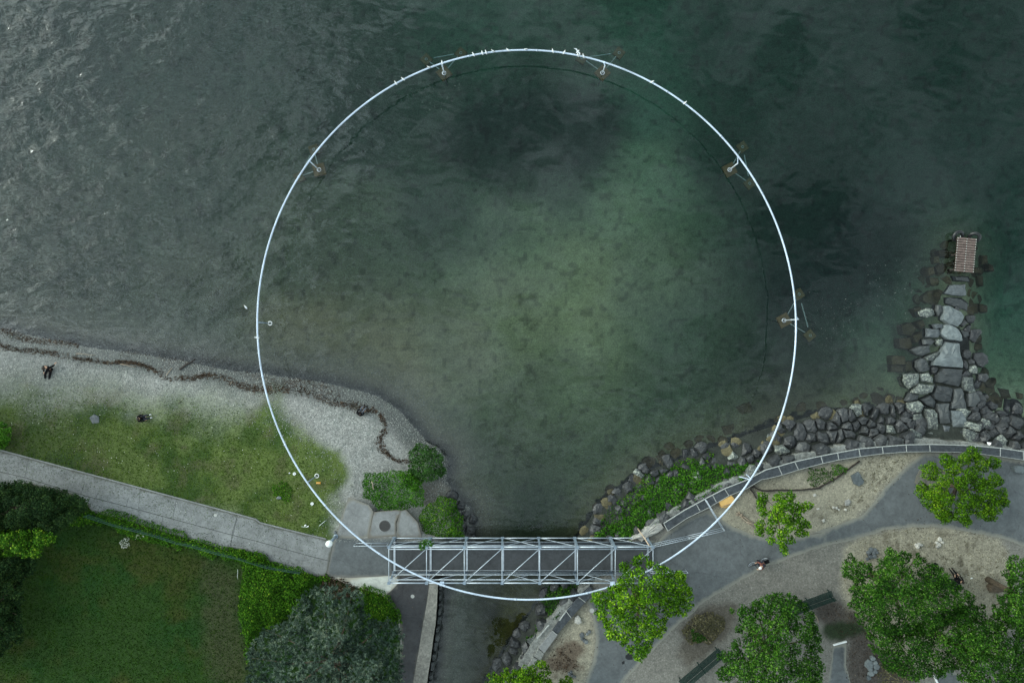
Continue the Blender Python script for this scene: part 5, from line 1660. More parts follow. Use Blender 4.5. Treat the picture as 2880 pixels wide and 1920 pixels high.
# quay on the left of the creek
qy = q('L', 140, 700, ZL)
quay = thing('stone_quay', (qy.x, qy.y, ZL), 'pale cobbled quay strip with rough stone edge along the creek', 'wall')
band('cobbled_top', poly('L', [(262, 140), (252, 400), (232, 600), (190, 900), (150, 1176), (60, 1800)], ZL + .07), poly('L', [(178, 140), (140, 400), (100, 620), (55, 900), (8, 1176), (-90, 1800)], ZL + .07), ZL - .3, ZL + .07, M['cobble'], quay, jag=.015)
rq = random.Random(9)
edge = [q('L', a, b, ZL) for a, b in [(270, 140), (262, 400), (240, 600), (198, 900), (158, 1176), (80, 1700)]]
for i in range(len(edge) - 1):
    a, b = edge[i], edge[i + 1]
    L = (b - a).length
    t = 0.0
    while t < L - .2:
        w = rq.uniform(.5, 1.0)
        p0 = a.lerp(b, t / L)
        p1 = a.lerp(b, min(1, (t + w) / L))
        d = Vector((1, .1, 0)).normalized()
        w2 = rq.uniform(.30, .48)
        pts = [p0 + d * .04, p0.lerp(p1, .5) + d * -.02, p1 + d * .04, p1 + d * w2 * .8, p0.lerp(p1, .5) + d * w2 * 1.1, p0 + d * w2 * .85]
        rock_mesh(pts, -.4, ZL - rq.uniform(.05, .3), 5000 + i * 100 + int(t * 10), .05, .72, .1).build('edge_stone', M['slab_dark'], quay)
        t += w

# ================================================================== RING SCULPTURE
RC = Vector((1.131, 1.853, 0))
RA, RB = 21.367, 20.905
RE1, RE2 = Vector((.1386, -.9903, 0)), Vector((.9903, .1386, 0))


def ring_pt(t):
    p = RC + RE1 * RA * math.cos(t) + RE2 * RB * math.sin(t)
    return Vector((p.x, p.y, 3.315 - .07 * p.y))


def ring_t(p):
    d = Vector((p.x, p.y, 0)) - RC
    return math.atan2(d.dot(RE2) / RB, d.dot(RE1) / RA)


ringo = thing('ring_sculpture', (RC.x, RC.y, 0), 'giant tilted white tube ring on posts above the water, shore and footbridge', 'sculpture')
m = MB()
m.tube([ring_pt(i / 360 * 2 * math.pi) for i in range(360)], .066, 12, True)
m.build('tube', M['ring'], ringo, True)
for i in range(24):
    t = (i + .3) / 24 * 2 * math.pi
    m = MB()
    m.tube([ring_pt(t - .0035), ring_pt(t + .0035)], .076, 12)
    m.build('coupling', M['ring'], ringo, True)
SUP = [('S', (740, 740), (918, 920), 13, (805, 475), (475, 1080), -.30, -.95), ('Q', (665, 530), (712, 690), 38, (385, 440), (1020, 325), -.75, -1.5), ('R', (910, 480), (880, 685), 45, (1185, 320), (500, 415), -.55, -1.4),
       ('O', (725, 545), (605, 765), 28, (840, 350), (970, 1020), -.50, -1.4), ('P', (1035, 825), (820, 920), 28, (1090, 440), (1295, 1195), -.28, -.9)]
for k, at, co, ang, b1, b2, z1, z2 in SUP:
    foot = q(k, *co, .05)
    rp = ring_pt(ring_t(q(k, *at, 3.0)))
    zt = rp.z - .12
    post = MB()
    post.tube([(foot.x, foot.y, min(z1 - .1, hz1(foot.x, foot.y))), (foot.x, foot.y, zt)], .048, 10)
    po = post.build('post', M['steel'], ringo, True)
    m = MB()
    m.tube([(foot.x, foot.y, zt - .03), (foot.x * .4 + rp.x * .6, foot.y * .4 + rp.y * .6, zt), rp], .04, 8)
    m.build('bracket', M['ring'], ringo, True)
    m = MB()
    cr = [(foot.x + .15 * math.cos(a * .393), foot.y + .15 * math.sin(a * .393), .03) for a in range(16)]
    m.tube(cr, .028, 6, True)
    m.build('collar', M['steel'], ringo, True)
    cs = [q(k, *co, z1), q(k, *b1, z2), q(k, *b2, z2)]
    for i, c in enumerate(cs):
        s = .5 if i == 0 else .40
        zt_ = z1 if i == 0 else z2
        g = zt_ - .22
        a0 = math.radians(ang + (0 if i == 0 else 6 * i))
        m = MB()
        m.prism([(c.x + s * math.sqrt(2) * math.cos(a0 + j * math.pi / 2 + math.pi / 4), c.y + s * math.sqrt(2) * math.sin(a0 + j * math.pi / 2 + math.pi / 4)) for j in range(4)], g, zt_, bev=.03)
        m.build('ballast_block', M['block'], ringo)
        if i:
            m = MB()
            m.tube([(c.x + .1 * math.cos(a * .785), c.y + .1 * math.sin(a * .785), zt_ + .04) for a in range(8)], .025, 5, True)
            m.build('lifting_eye', M['bar'], ringo)
    for i, j in ((0, 1), (0, 2), (1, 2)):
        a, b = cs[i], cs[j]
        d = (b - a)
        m = MB()
        m.tube([a + d * .22 + Vector((0, 0, .03)), b - d * .2 + Vector((0, 0, .03))], .042, 7)
        m.build('tie_bar', M['bar'], ringo)
for k, at, co, zb_, in (('T', (490, 655), (670, 722), -.5), ('U', (645, 405), (838, 328), None)):
    foot = q(k, *co, .05 if zb_ else 1.35)
    if zb_ is None:
        zb_ = hz1(foot.x, foot.y)
    rp = ring_pt(ring_t(q(k, *at, 3.8)))
    m = MB(); m.tube([(foot.x, foot.y, zb_), (foot.x, foot.y, rp.z - .12)], .048, 10); m.build('post', M['steel_blue'], ringo, True)
    m = MB(); m.tube([(foot.x, foot.y, rp.z - .15), (foot.x * .4 + rp.x * .6, foot.y * .4 + rp.y * .6, rp.z - .1), rp], .04, 8); m.build('bracket', M['ring'], ringo, True)
    zc = max(zb_, 0) + .05
    m = MB(); m.tube([(foot.x + .15 * math.cos(a * .393), foot.y + .15 * math.sin(a * .393), zc) for a in range(16)], .035, 6, True); m.build('collar', M['white'], ringo, True)
for k, at, sz in (('F', (1025, 875), .32), ('G', (1470, 890), .34)):
    rp = ring_pt(ring_t(q(k, *at, 4.4)))
    c = q(k, at[0] - 0, at[1], 4.3)
    m = MB(); m.box((c.x, -18.42, 4.30), (sz, .30, .16)); m.build('clamp', M['ring'], ringo)
    m = MB(); m.beam((c.x, -18.42, 4.35), (rp.x, rp.y, rp.z), .12, .10); m.build('bracket', M['ring'], ringo)
rp = ring_pt(ring_t(q('H', 1650, 335, 4.0)))
w0 = q('H', 1600, 320, 2.0)
for dx in (-.25, .3):
    m = MB(); m.tube([(w0.x + dx, w0.y + dx * .3, ZC - .1), (w0.x + dx * .3 + .3, w0.y - .1, ZC + .9), rp], .04, 6); m.build('bracket', M['ring'], ringo)

# ================================================================== FOOTBRIDGE
ZD = 1.80
YN, YS, PN, PS = -15.68, -18.42, -15.93, -18.20
XN = [-9.40 + 2.88 * i for i in range(8)]
ZT = 4.16
br = thing('footbridge', (XN[0], (YN + YS) / 2, ZL), 'steel truss footbridge with dark deck crossing the creek under the ring', 'footbridge')
m = MB(); m.box(((XN[0] + XN[-1]) / 2 + .05, (PN + PS) / 2, ZD - .06), (XN[-1] - XN[0] + .5, PN - PS, .12)); o = m.build('deck', M['deck'], br)
e_ = o.data.attributes.new('edge', 'FLOAT', 'POINT'); e_.data.foreach_set('value', np.ones(8, np.float32))
for yy in (YN + .0, YS):
    for i in range(7):
        for zz, r_, of in ((1.62, .050, 0), (ZT, .054, 0)):
            m = MB(); m.tube([(XN[i] + .03, yy, zz), (XN[i + 1] - .03, yy, zz)], r_, 9); m.build('chord', M['steel_pale'], br, True)
for yy in (YN - .16, YS + .26):
    m = MB(); m.tube([(XN[0], yy, ZT + .02), (XN[-1], yy, ZT + .02)], .034, 8); m.build('upper_rail', M['steel_pale'], br, True)
for s, yy in enumerate((YN, YS)):
    for i, xx in enumerate(XN):
        m = MB(); m.beam((xx, yy, 1.5), (xx, yy, ZT + .05), .10, .14); m.build('truss_post', M['steel_blue'], br)
        m = MB(); m.box((xx, yy, ZT), (.22, .20, .16)); m.build('node_plate', M['steel_blue'], br)
        m = MB(); m.box((xx, yy, 1.62), (.26, .18, .18)); m.build('node_plate', M['steel_blue'], br)
    for i in range(7):
        a, b = XN[i], XN[i + 1]
        dd = [(a, ZT, b, 1.62)] if i < 3 else ([(a, 1.62, b, ZT)] if i > 3 else [(a, ZT, b, 1.62), (a, 1.62, b, ZT)])
        if s == 1 and i == 5:
            dd = [(a, ZT, b, 1.62), (a, 1.62, b, ZT)]
        for x0, z0_, x1, z1_ in dd:
            m = MB(); m.tube([(x0, yy + .03, z0_), (x1, yy + .03, z1_)], .024, 6); m.build('side_brace', M['steel_pale'], br)
for i, xx in enumerate(XN):
    m = MB(); m.box((xx + .05, (PN + PS) / 2, ZD + .018), (.15, PN - PS - .02, .03)); m.build('deck_strip', M['steel'], br)
    m = MB(); m.beam((xx, YN, 1.5), (xx, YS, 1.5), .14, .2); m.build('floor_beam', M['steel_blue'], br)
    m = MB(); m.tube([(xx, YN - .05, ZT + .03), (xx, YS + .05, ZT + .03)], .034, 8); m.build('top_strut', M['steel_pale'], br, True)
for i in range(7):
    m = MB(); m.tube([(XN[i], YS + .05, ZT + .05), (XN[i + 1], YN - .1, ZT + .05)], .030, 8); m.build('top_brace', M['steel_pale'], br, True)
for yy in (PN, PS):
    for i in range(7):
        m = MB()
        a, b = XN[i] + .1, XN[i + 1] - .1
        m.box(((a + b) / 2, yy, ZD + .12), (b - a, .012, .12))
        nb = 26
        for j in range(nb + 1):
            m.box((a + (b - a) * j / nb, yy, ZD + .55), (.022, .02, 1.0))
        for zz in (.45, .8):
            m.box(((a + b) / 2, yy, ZD + zz), (b - a, .03, .02))
        m.build('mesh_panel', M['mesh'], br)
    for zz, r_ in ((ZD + .06, .03), (ZD + 1.08, .032)):
        m = MB(); m.tube([(XN[0], yy, zz), (XN[-1], yy, zz)], r_, 7); m.build('handrail', M['steel_pale'], br, True)
for xx in (XN[0] - .2, XN[-1] + .2):
    m = MB(); m.box((xx, (YN + YS) / 2, .75), (.6, 3.0, 1.45)); m.build('abutment', M['slab_dark'], br)


def railing(name, label, a, b, h, n, pick=0, mat='steel_pale', r_=.024, rails=(1.0, .55, .12)):
    a, b = Vector(a), Vector(b)
    t = thing(name, a, label, 'railing')
    for f in rails:
        m = MB(); m.tube([a + Vector((0, 0, h * f)), b + Vector((0, 0, h * f))], r_, 6); m.build('rail', M[mat], t, True)
    for i in range(n):
        p = a.lerp(b, i / (n - 1))
        m = MB(); m.tube([p, p + Vector((0, 0, h))], r_, 6); m.build('post', M[mat], t, True)
    for i in range(pick):
        p = a.lerp(b, (i + .5) / pick)
        m = MB(); m.tube([p + Vector((0, 0, .12 * h)), p + Vector((0, 0, h))], .010, 4); m.build('picket', M[mat], t)
    return t


railing('railing', 'low steel railing on the forecourt left of the bridge', q('E', 1180, 280, ZL), q('E', 1480, 278, ZL), .95, 3, rails=(1.0, .1))
p1, p2, p3 = q('H', 770, 938, ZL), q('H', 1080, 868, ZL), q('H', 1400, 793, ZL)
railing('barrier', 'picketed steel barrier panel next to the right end of the bridge', p1, p2, 1.0, 2, 14)
railing('barrier', 'plain steel barrier panel ending under the ring on the asphalt', p2 + Vector((.05, .01, 0)), p3, 1.0, 3, 0)
railing('barrier', 'steel barrier panel running from the parapet across the asphalt corner', q('H', 1232, 520, ZL + .3), q('H', 1392, 782, ZL), 1.05, 4, 0, rails=(1.0, .5, .15))
railing('railing', 'railing end sticking out of the bright tree over the asphalt', (10.9, PS, ZL), (13.85, PS, ZL), .95, 3, rails=(1.0, .5))
t = thing('wooden_pole', q('G', 1885, 60, ZL), 'light wooden pole leaning across the right end of the bridge railing', 'pole')
m = MB(); m.tube([q('G', 1870, 35, ZL + .3), q('G', 1980, 190, ZL + 1.6), q('G', 2085, 360, 4.15)], [.05, .045, .05], 8); m.build('shaft', m_simple('raw_timber', (.50, .38, .27), .15, 6, .8), t, True)
m = MB(); m.tube([q('G', 2083, 352, 4.10), q('G', 2087, 366, 4.24)], .065, 8); m.build('end_cap', M['steel'], t)

# ================================================================== LAMP AND LAWN FITTINGS
lp = P(945, 1507, ZL)
t = thing('globe_lamp', lp, 'white globe lamp on a grey post at the corner of the concrete path', 'lamp')
m = MB(); m.tube([lp + Vector((0, 0, -.1)), lp + Vector((0, 0, 1.95))], .11, 16); m.build('post', M['steel_blue'], t, True)
m = MB(); m.tube([lp, lp + Vector((0, 0, .12))], .18, 16); m.build('foot', M['steel_blue'], t, True)
m = MB(); m.ell(lp + Vector((0, 0, 2.2)), (.27, .27, .27), 24, 14); m.build('globe', M['white'], t, True)
m = MB(); m.tube([lp + Vector((0, 0, 1.9)), lp + Vector((0, 0, 1.98))], .16, 16); m.build('neck', M['steel_blue'], t, True)
for a, b, r_, lab in ((497, 287, .12, 'round white lawn fitting touching the ring in the photo'), (775, 757, .12, 'round white lawn fitting below the ring post'), (420, 275, .05, 'tiny white cap in the grass left of the round fitting')):
    p = ground('U', a, b)
    t = thing('lawn_fitting', p, lab, 'ground light')
    m = MB(); m.tube([p + Vector((0, 0, -.05)), p + Vector((0, 0, .12))], r_, 18); m.build('cap', M['white'], t)
    m = MB(); m.box(p + Vector((0, 0, .123)), (r_ * .3, r_ * 1.3, .012), .3 if a < 700 else 0); m.build('slot', M['steel_blue'], t)
p = ground('U', 875, 430)
t = thing('orange_box', p, 'small orange box lying in the grass beside the ring post', 'box')
m = MB(); m.box(p + Vector((0, 0, .07)), (.34, .13, .14), -.03); m.build('case', M['orange'], t)
m = MB(); m.box(p + Vector((0, 0, .145)), (.30, .02, .02), -.03); m.build('handle', m_simple('pale_plastic', (.5, .45, .3), .1, 5, .6), t)
p = ground('U', 885, 1108); p2 = ground('U', 985, 1024)
m = MB(); m.tube([p + Vector((0, 0, .05)), p2 + Vector((0, 0, .06))], .022, 6); tag(m.build('metal_rod', M['bar'], None, True), 'pale straight rod lying in the grass above the path', 'rod')
p = ground('U', 665, 1110)
t = thing('white_litter', p, 'crumpled white scrap with a stick in the grass above the path', 'litter')
m = MB(); m.beam(ground('U', 608, 1118) + Vector((0, 0, .05)), ground('U', 700, 1128) + Vector((0, 0, .05)), .03, .02); m.build('stick', M['bar'], t)
m = MB(); m.ell(p + Vector((.02, .06, .07)), (.10, .07, .05), 7, 4, .5); m.build('scrap', M['white'], t)
m = MB(); m.beam(ground('U', 690, 1120) + Vector((0, 0, .06)), ground('U', 722, 1108) + Vector((0, 0, .08)), .07, .02); m.build('flap', M['white'], t)

# ochre board leaning beside the parapet
t = thing('wooden_board', q('H', 1440, 560, ZL), 'ochre plywood sheets lying beside the parapet under the ring', 'board')
m = MB(); m.prism(poly('H', [(1378, 560), (1492, 499), (1522, 530), (1500, 572), (1410, 600)], ZL + .5), ZL + .02, ZL + .5); m.build('sheet', M['yellow_board'], t)
m = MB(); m.prism(poly('H', [(1385, 575), (1400, 608), (1440, 612), (1510, 585), (1505, 575), (1415, 602)], ZL + .3), ZL, ZL + .3); m.build('lower_sheet', M['yellow_board'], t)
m = MB(); m.beam(q('H', 1410, 600, ZL + .52), q('H', 1500, 570, ZL + .52), .03, .03); m.build('batten', M['driftwood'], t)

# ================================================================== WOODEN WALKWAY ON THE GROYNE
ZW = .75
wk0 = q('M', 1140, 400, ZW)
t = thing('wooden_walkway', (wk0.x, wk0.y, -.3), 'narrow brown slatted walkway at the tip of the groyne', 'walkway')
A0, A1 = q('M', 1118, 600, ZW), q('M', 1155, 200, ZW)
ax_ = (A1 - A0).normalized()
sd_ = Vector((ax_.y, -ax_.x, 0))
Lw = (A1 - A0).length
npl = 14
for i in range(npl):
    p = A0 + ax_ * (Lw * (i + .5) / npl)
    w = .78
    m = MB(); m.beam(p - sd_ * w + Vector((0, 0, random.uniform(-.006, .006))), p + sd_ * w, Lw / npl - .055, .05); m.build('plank', M['plank'], t)
for s in (-.6, 0, .6):
    m = MB(); m.beam(A0 + sd_ * s + Vector((0, 0, -.1)), A1 + sd_ * s + Vector((0, 0, -.1)), .09, .12); m.build('joist', M['dark_wood'], t)
for s in (-.68, .68):
    for f in (.06, .5, .94):
        p = A0 + ax_ * (Lw * f) + sd_ * s
        m = MB(); m.tube([(p.x, p.y, -2.2), (p.x, p.y, ZW - .05)], .07, 8); m.build('pile', M['dark_wood'], t)
for s in (-.74, 0.0, .74):
    for i in range(npl):
        p = A0 + ax_ * (Lw * (i + .5) / npl) + sd_ * s
        m = MB(); m.box(p + Vector((0, 0, .028)), (.05, .04, .02)); m.build('bolt', M['bar'], t)
for a, b, rz, lab, tilt in ((1050, 180, .25, 'black tyre fender at the left corner of the walkway', .5), (1240, 195, -.7, 'black tyre fender at the right corner of the walkway', .9)):
    p = q('M', a, b, .45)
    t = thing('tyre_fender', p, lab, 'tyre')
    mm = Matrix.Rotation(rz, 3, 'Z') @ Matrix.Rotation(tilt, 3, 'X')
    m = MB(); m.tube([p + mm @ Vector((.36 * math.cos(i * .262), .36 * math.sin(i * .262), 0)) for i in range(24)], .145, 10, True); m.build('tyre', M['rubber'], t, True)
    m = MB(); m.tube([p + mm @ Vector((.2, 0, 0)), p + Vector((0, -.3, .3))], .02, 5); m.build('rope', M['bar'], t)

# ================================================================== BENCHES
def bench(label, right_mid, ang, L, back_side):
    t = thing('park_bench', right_mid, label, 'bench', 'long green park benches')
    c0 = Vector(right_mid)
    d = Vector((-math.cos(ang), -math.sin(ang), 0))
    s = Vector((d.y, -d.x, 0)) * back_side
    for i in range(6):
        o_ = -.20 + i * .085
        m = MB(); m.beam(c0 + s * o_ + Vector((0, 0, .45)), c0 + d * L + s * o_ + Vector((0, 0, .45)), .058, .03); m.build('seat_slat', M['bench'], t)
    for i in range(4):
        m = MB(); m.beam(c0 + s * (.30 + i * .035) + Vector((0, 0, .56 + i * .10)), c0 + d * L + s * (.30 + i * .035) + Vector((0, 0, .56 + i * .10)), .035, .07); m.build('back_slat', M['bench'], t)
    for f in (.04, .5, .96):
        p = c0 + d * L * f
        m = MB(); m.beam(p - s * .22 + Vector((0, 0, 0)), p - s * .2 + Vector((0, 0, .44)), .06, .06); m.build('leg', M['bench'], t)
        m = MB(); m.beam(p + s * .26, p + s * .44 + Vector((0, 0, .92)), .06, .06); m.build('leg', M['bench'], t)
    return t


bench('long dark green slatted bench below the dry bush, pointing to the lower left', q('K', 1520, 1135, ZL + .45) - Vector((0, 0, .45)), math.radians(40), 4.1, -1)
bench('long dark green bench between the two dark green trees', q('J', 592, 745, ZL + .45) - Vector((0, 0, .45)), math.radians(20), 4.1, -1)
bench('dark green bench mostly under the spiky-edged tree, with a person on its end', q('J', 1772, 640, ZL + .45) - Vector((0, 0, .45)), math.radians(-3), 3.0, -1)

# ================================================================== PEOPLE
def skin(name, joints, edges, mat, parent, sub=2):
    """continuous tapering surface grown over a joint skeleton; joints: name -> (x, y, z, radius)"""
    keys = list(joints)
    me = bpy.data.meshes.new(name)
    me.from_pydata([joints[k][:3] for k in keys], [(keys.index(a), keys.index(b)) for a, b in edges], [])
    o = bpy.data.objects.new(name, me)
    C.objects.link(o)
    mo = o.modifiers.new('skin', 'SKIN')
    mo.use_smooth_shade = True
    if not me.skin_vertices:
        bm = bmesh.new(); bm.from_mesh(me); bm.verts.layers.skin.verify(); bm.to_mesh(me); bm.free()
    sv = me.skin_vertices[0].data
    for i, k in enumerate(keys):
        r = joints[k][3]
        sv[i].radius = (r, r)
        sv[i].use_root = (i == 0)
    su = o.modifiers.new('sub', 'SUBSURF')
    su.levels = sub - 1
    su.render_levels = sub - 1
    me.materials.append(mat)
    if parent is not None:
        o.parent = parent
    return o


def person(label, loc, rz, pose, cloth, legs_cloth, shoe, hair='hair', helmet=None, back=None, z_up=0.0):
    t = thing('person', loc, label, 'person', None, rz)
    J = dict(pose)

    def jr(k, r):
        return tuple(J[k]) + (r,)
    B = {'pelvis': jr('pelvis', .12), 'spine': jr('spine', .115), 'chest': jr('chest', .125), 'neck': jr('neck', .052), 'chin': jr('chin', .075), 'skull': jr('skull', .095)}
    E_ = [('pelvis', 'spine'), ('spine', 'chest'), ('chest', 'neck'), ('neck', 'chin'), ('chin', 'skull')]
    for s in ('L', 'R'):
        B['sh' + s] = jr('sh' + s, .058); B['el' + s] = jr('el' + s, .042); B['wr' + s] = jr('wr' + s, .028); B['pa' + s] = jr('pa' + s, .032)
        B['hi' + s] = jr('hi' + s, .085); B['kn' + s] = jr('kn' + s, .060); B['an' + s] = jr('an' + s, .040); B['to' + s] = jr('to' + s, .034)
        E_ += [('chest', 'sh' + s), ('sh' + s, 'el' + s), ('el' + s, 'wr' + s), ('wr' + s, 'pa' + s), ('pelvis', 'hi' + s), ('hi' + s, 'kn' + s), ('kn' + s, 'an' + s), ('an' + s, 'to' + s)]
        w, p = Vector(J['wr' + s]), Vector(J['pa' + s])
        d = (p - w).normalized()
        sx = Vector((1, 0, 0)) if s == 'R' else Vector((-1, 0, 0))
        sx = (sx - d * sx.dot(d)).normalized()
        dn = Vector((0, 0, -1))
        for f, (off, ln) in enumerate(((-.030, .060), (-.010, .072), (.010, .068), (.030, .052))):
            a = p + sx * off + d * .03
            k1, k2, k3 = 'f%d%s' % (f, s), 'g%d%s' % (f, s), 'h%d%s' % (f, s)
            B[k1] = tuple(a) + (.010,); B[k2] = tuple(a + d * ln * .6 + dn * .008) + (.009,); B[k3] = tuple(a + d * ln + dn * .03) + (.008,)
            E_ += [('pa' + s, k1), (k1, k2), (k2, k3)]
        a = w.lerp(p, .5) - sx * .035
        B['t1' + s] = tuple(a) + (.011,); B['t2' + s] = tuple(a - sx * .02 + d * .045 + dn * .01) + (.009,)
        E_ += [('wr' + s, 't1' + s), ('t1' + s, 't2' + s)]
    skin('body', B, E_, M['skin'], t)
    c = {k: tuple(J[k]) + (r,) for k, r in (('pelvis', .155), ('spine', .155), ('chest', .165), ('shL', .085), ('shR', .085), ('elL', .062), ('elR', .062), ('wrL', .045), ('wrR', .045))}
    c['coll'] = tuple(Vector(J['chest']).lerp(Vector(J['neck']), .7)) + (.07,)
    skin('jacket', c, [('pelvis', 'spine'), ('spine', 'chest'), ('chest', 'coll'), ('chest', 'shL'), ('chest', 'shR'), ('shL', 'elL'), ('shR', 'elR'), ('elL', 'wrL'), ('elR', 'wrR')], M[cloth], t)
    c = {k: tuple(J[k]) + (r,) for k, r in (('pelvis', .150), ('hiL', .11), ('hiR', .11), ('knL', .082), ('knR', .082), ('anL', .055), ('anR', .055))}
    skin('trousers', c, [('pelvis', 'hiL'), ('pelvis', 'hiR'), ('hiL', 'knL'), ('hiR', 'knR'), ('knL', 'anL'), ('knR', 'anR')], M[legs_cloth], t)
    for s in ('L', 'R'):
        a, b = Vector(J['an' + s]), Vector(J['to' + s])
        c = {'a': tuple(a - (b - a) * .25) + (.052,), 'b': tuple(a.lerp(b, .6)) + (.05,), 'c': tuple(b + (b - a) * .15) + (.04,)}
        skin('shoe', c, [('a', 'b'), ('b', 'c')], M[shoe], t)
    hd = Vector(J['skull'])
    ch = Vector(J['chin'])
    f = Vector(J['face']).normalized()
    R0 = t.rotation_euler.z

    def loc_build(m, name, mat, smooth=True):
        me = bpy.data.meshes.new(name)
        me.from_pydata([tuple(v) for v in m.v], [], m.f)
        me.materials.append(mat)
        me.polygons.foreach_set('use_smooth', [smooth] * len(me.polygons))
        o = bpy.data.objects.new(name, me); C.objects.link(o); o.parent = t
        return o
    if helmet:
        m = MB(); m.ell(hd + Vector((0, 0, .035)), (.115, .14, .105), 14, 8); loc_build(m, 'helmet', M[helmet])
    else:
        m = MB(); m.ell(hd + Vector((0, 0, .03)) - f * .02, (.108, .118, .105), 14, 8); loc_build(m, 'hair', M[hair])
    m = MB(); m.ell(hd.lerp(ch, .5) + f * .098, (.015, .02, .022), 6, 4); loc_build(m, 'nose', M['skin'])
    side = Vector((-f.y, f.x, 0)).normalized()
    for s in (-1, 1):
        m = MB(); m.ell(hd.lerp(ch, .32) + f * .090 + side * s * .034, (.012, .012, .009), 6, 4); loc_build(m, 'eye', M['black'])
        m = MB(); m.ell(hd.lerp(ch, .4) + side * s * .098, (.016, .022, .032), 6, 4); loc_build(m, 'ear', M['skin'])
    m = MB(); m.ell(hd.lerp(ch, .9) + f * .082, (.024, .012, .006), 6, 4); loc_build(m, 'mouth', M['rust_cloth'])
    if back:
        m = MB(); m.ell(Vector(J['chest']) - f * .17 - Vector((0, 0, .08)), (.16, .11, .22), 12, 8); loc_build(m, 'backpack', M[back])
    return t


def P3(x_, y_, z_):
    return Vector((x_, y_, z_))


sit_long = dict(pelvis=P3(0, 0, .14), spine=P3(0, -.06, .34), chest=P3(0, -.10, .52), neck=P3(0, -.08, .66), chin=P3(0, -.04, .74), skull=P3(0, -.04, .84), face=P3(0, 1, 0),
    shL=P3(-.19, -.10, .56), shR=P3(.19, -.10, .56), elL=P3(-.29, -.24, .34), elR=P3(.28, .05, .34), wrL=P3(-.27, -.36, .12), wrR=P3(.24, .28, .30), paL=P3(-.27, -.42, .06), paR=P3(.22, .35, .28),
    hiL=P3(-.10, .05, .13), hiR=P3(.10, .05, .13), knL=P3(-.13, .48, .16), knR=P3(.14, .45, .28), anL=P3(-.12, .90, .08), anR=P3(.15, .80, .08), toL=P3(-.13, 1.0, .18), toR=P3(.16, .92, .10))
sit_knees = dict(sit_long, knL=P3(-.14, .38, .42), knR=P3(.14, .38, .42), anL=P3(-.13, .60, .08), anR=P3(.13, .62, .08), toL=P3(-.13, .74, .04), toR=P3(.13, .76, .04),
    elL=P3(-.27, .08, .40), wrL=P3(-.16, .34, .40), paL=P3(-.10, .40, .38), chest=P3(0, -.02, .54), neck=P3(0, .02, .68), chin=P3(0, .07, .74), skull=P3(0, .06, .85))
p = ground('W', 485, 330)
person('person in black with white socks sitting on the left part of the pebble beach', p, math.radians(168), sit_long, 'black', 'black', 'white_cloth').scale = (1.2, 1.2, 1.1)
p = ground('W', 2010, 1145)
person('person in dark clothes sitting on the lawn with pale shoes, left of the ring', p, math.radians(-78), sit_knees, 'black', 'navy', 'white_cloth')
p = ground('B', 1225, 262)
person('person with a dark cap sitting at the wrack line inside the ring', p, math.radians(-35), sit_knees, 'black', 'grey_cloth', 'black', hair='black')
p = q('J', 1728, 610, ZL + .4) - Vector((0, 0, .38))
benchp = dict(sit_long, pelvis=P3(0, 0, .56), spine=P3(0, -.05, .76), chest=P3(0, -.06, .95), neck=P3(0, -.02, 1.08), chin=P3(0, .03, 1.15), skull=P3(0, .02, 1.26), hiL=P3(-.1, .05, .55), hiR=P3(.1, .05, .55), knL=P3(-.12, .46, .55), knR=P3(.12, .46, .52),
    anL=P3(-.12, .80, .22), anR=P3(.13, .68, .12), toL=P3(-.13, .94, .22), toR=P3(.14, .82, .08), shL=P3(-.19, -.04, .98), shR=P3(.19, -.04, .98), elL=P3(-.27, .10, .78), elR=P3(.27, .10, .78), wrL=P3(-.18, .34, .70), wrR=P3(.18, .34, .70), paL=P3(-.14, .41, .69), paR=P3(.14, .41, .69))
person('person in black sitting on the end of the bench beside the spiky-edged tree', p, math.radians(22), benchp, 'black', 'black', 'black')
p = q('J', 1868, 604, ZL)
m = MB(); m.prism([(p.x - .08, p.y - .05), (p.x + .09, p.y - .02), (p.x + .06, p.y + .06), (p.x - .04, p.y + .05)], ZL, ZL + .05, bev=.01); tag(m.build('paper_scrap', M['white']), 'small white scrap on the sand right of the person on the bench', 'litter')
p = q('J', 1540, 478, ZL + .2)
m = MB(); m.ell(p, (.15, .13, .2), 10, 6); tag(m.build('black_bag', M['black'], None, True), 'small black bag half under the spiky-edged tree', 'bag')
p = q('N', 1672, 1412, 1.2)
m = MB(); m.add([p + Vector(v) for v in ((-.16, .17, 0), (.16, .14, .05), (.12, -.12, .1), (.03, -.19, .04), (-.08, -.15, .12), (-.17, .0, .1), (0, .02, .26), (.06, .10, .2))], [(0, 5, 6), (0, 6, 7), (0, 7, 1), (1, 7, 2), (2, 7, 6), (2, 6, 4), (2, 4, 3), (4, 6, 5), (0, 1, 2, 3, 4, 5)])
tag(m.build('plastic_bag', M['white']), 'white plastic bag caught between the riprap and the parapet', 'bag')

# cyclist: heading left, seen from above
fw, rw = q('V', 275, 1368, ZL + .1), q('V', 500, 1290, ZL + .1)
mid = (fw + rw) / 2
mid.z = ZL + .02
hd_ = math.atan2(fw.y - rw.y, fw.x - rw.x)
bk_ = thing('bicycle', mid, 'dark bicycle ridden along the asphalt path towards the bridge', 'bicycle')


def bl(x_, y_, z_):
    return Vector((mid.x + x_ * math.cos(hd_) - y_ * math.sin(hd_), mid.y + x_ * math.sin(hd_) + y_ * math.cos(hd_), mid.z + z_))


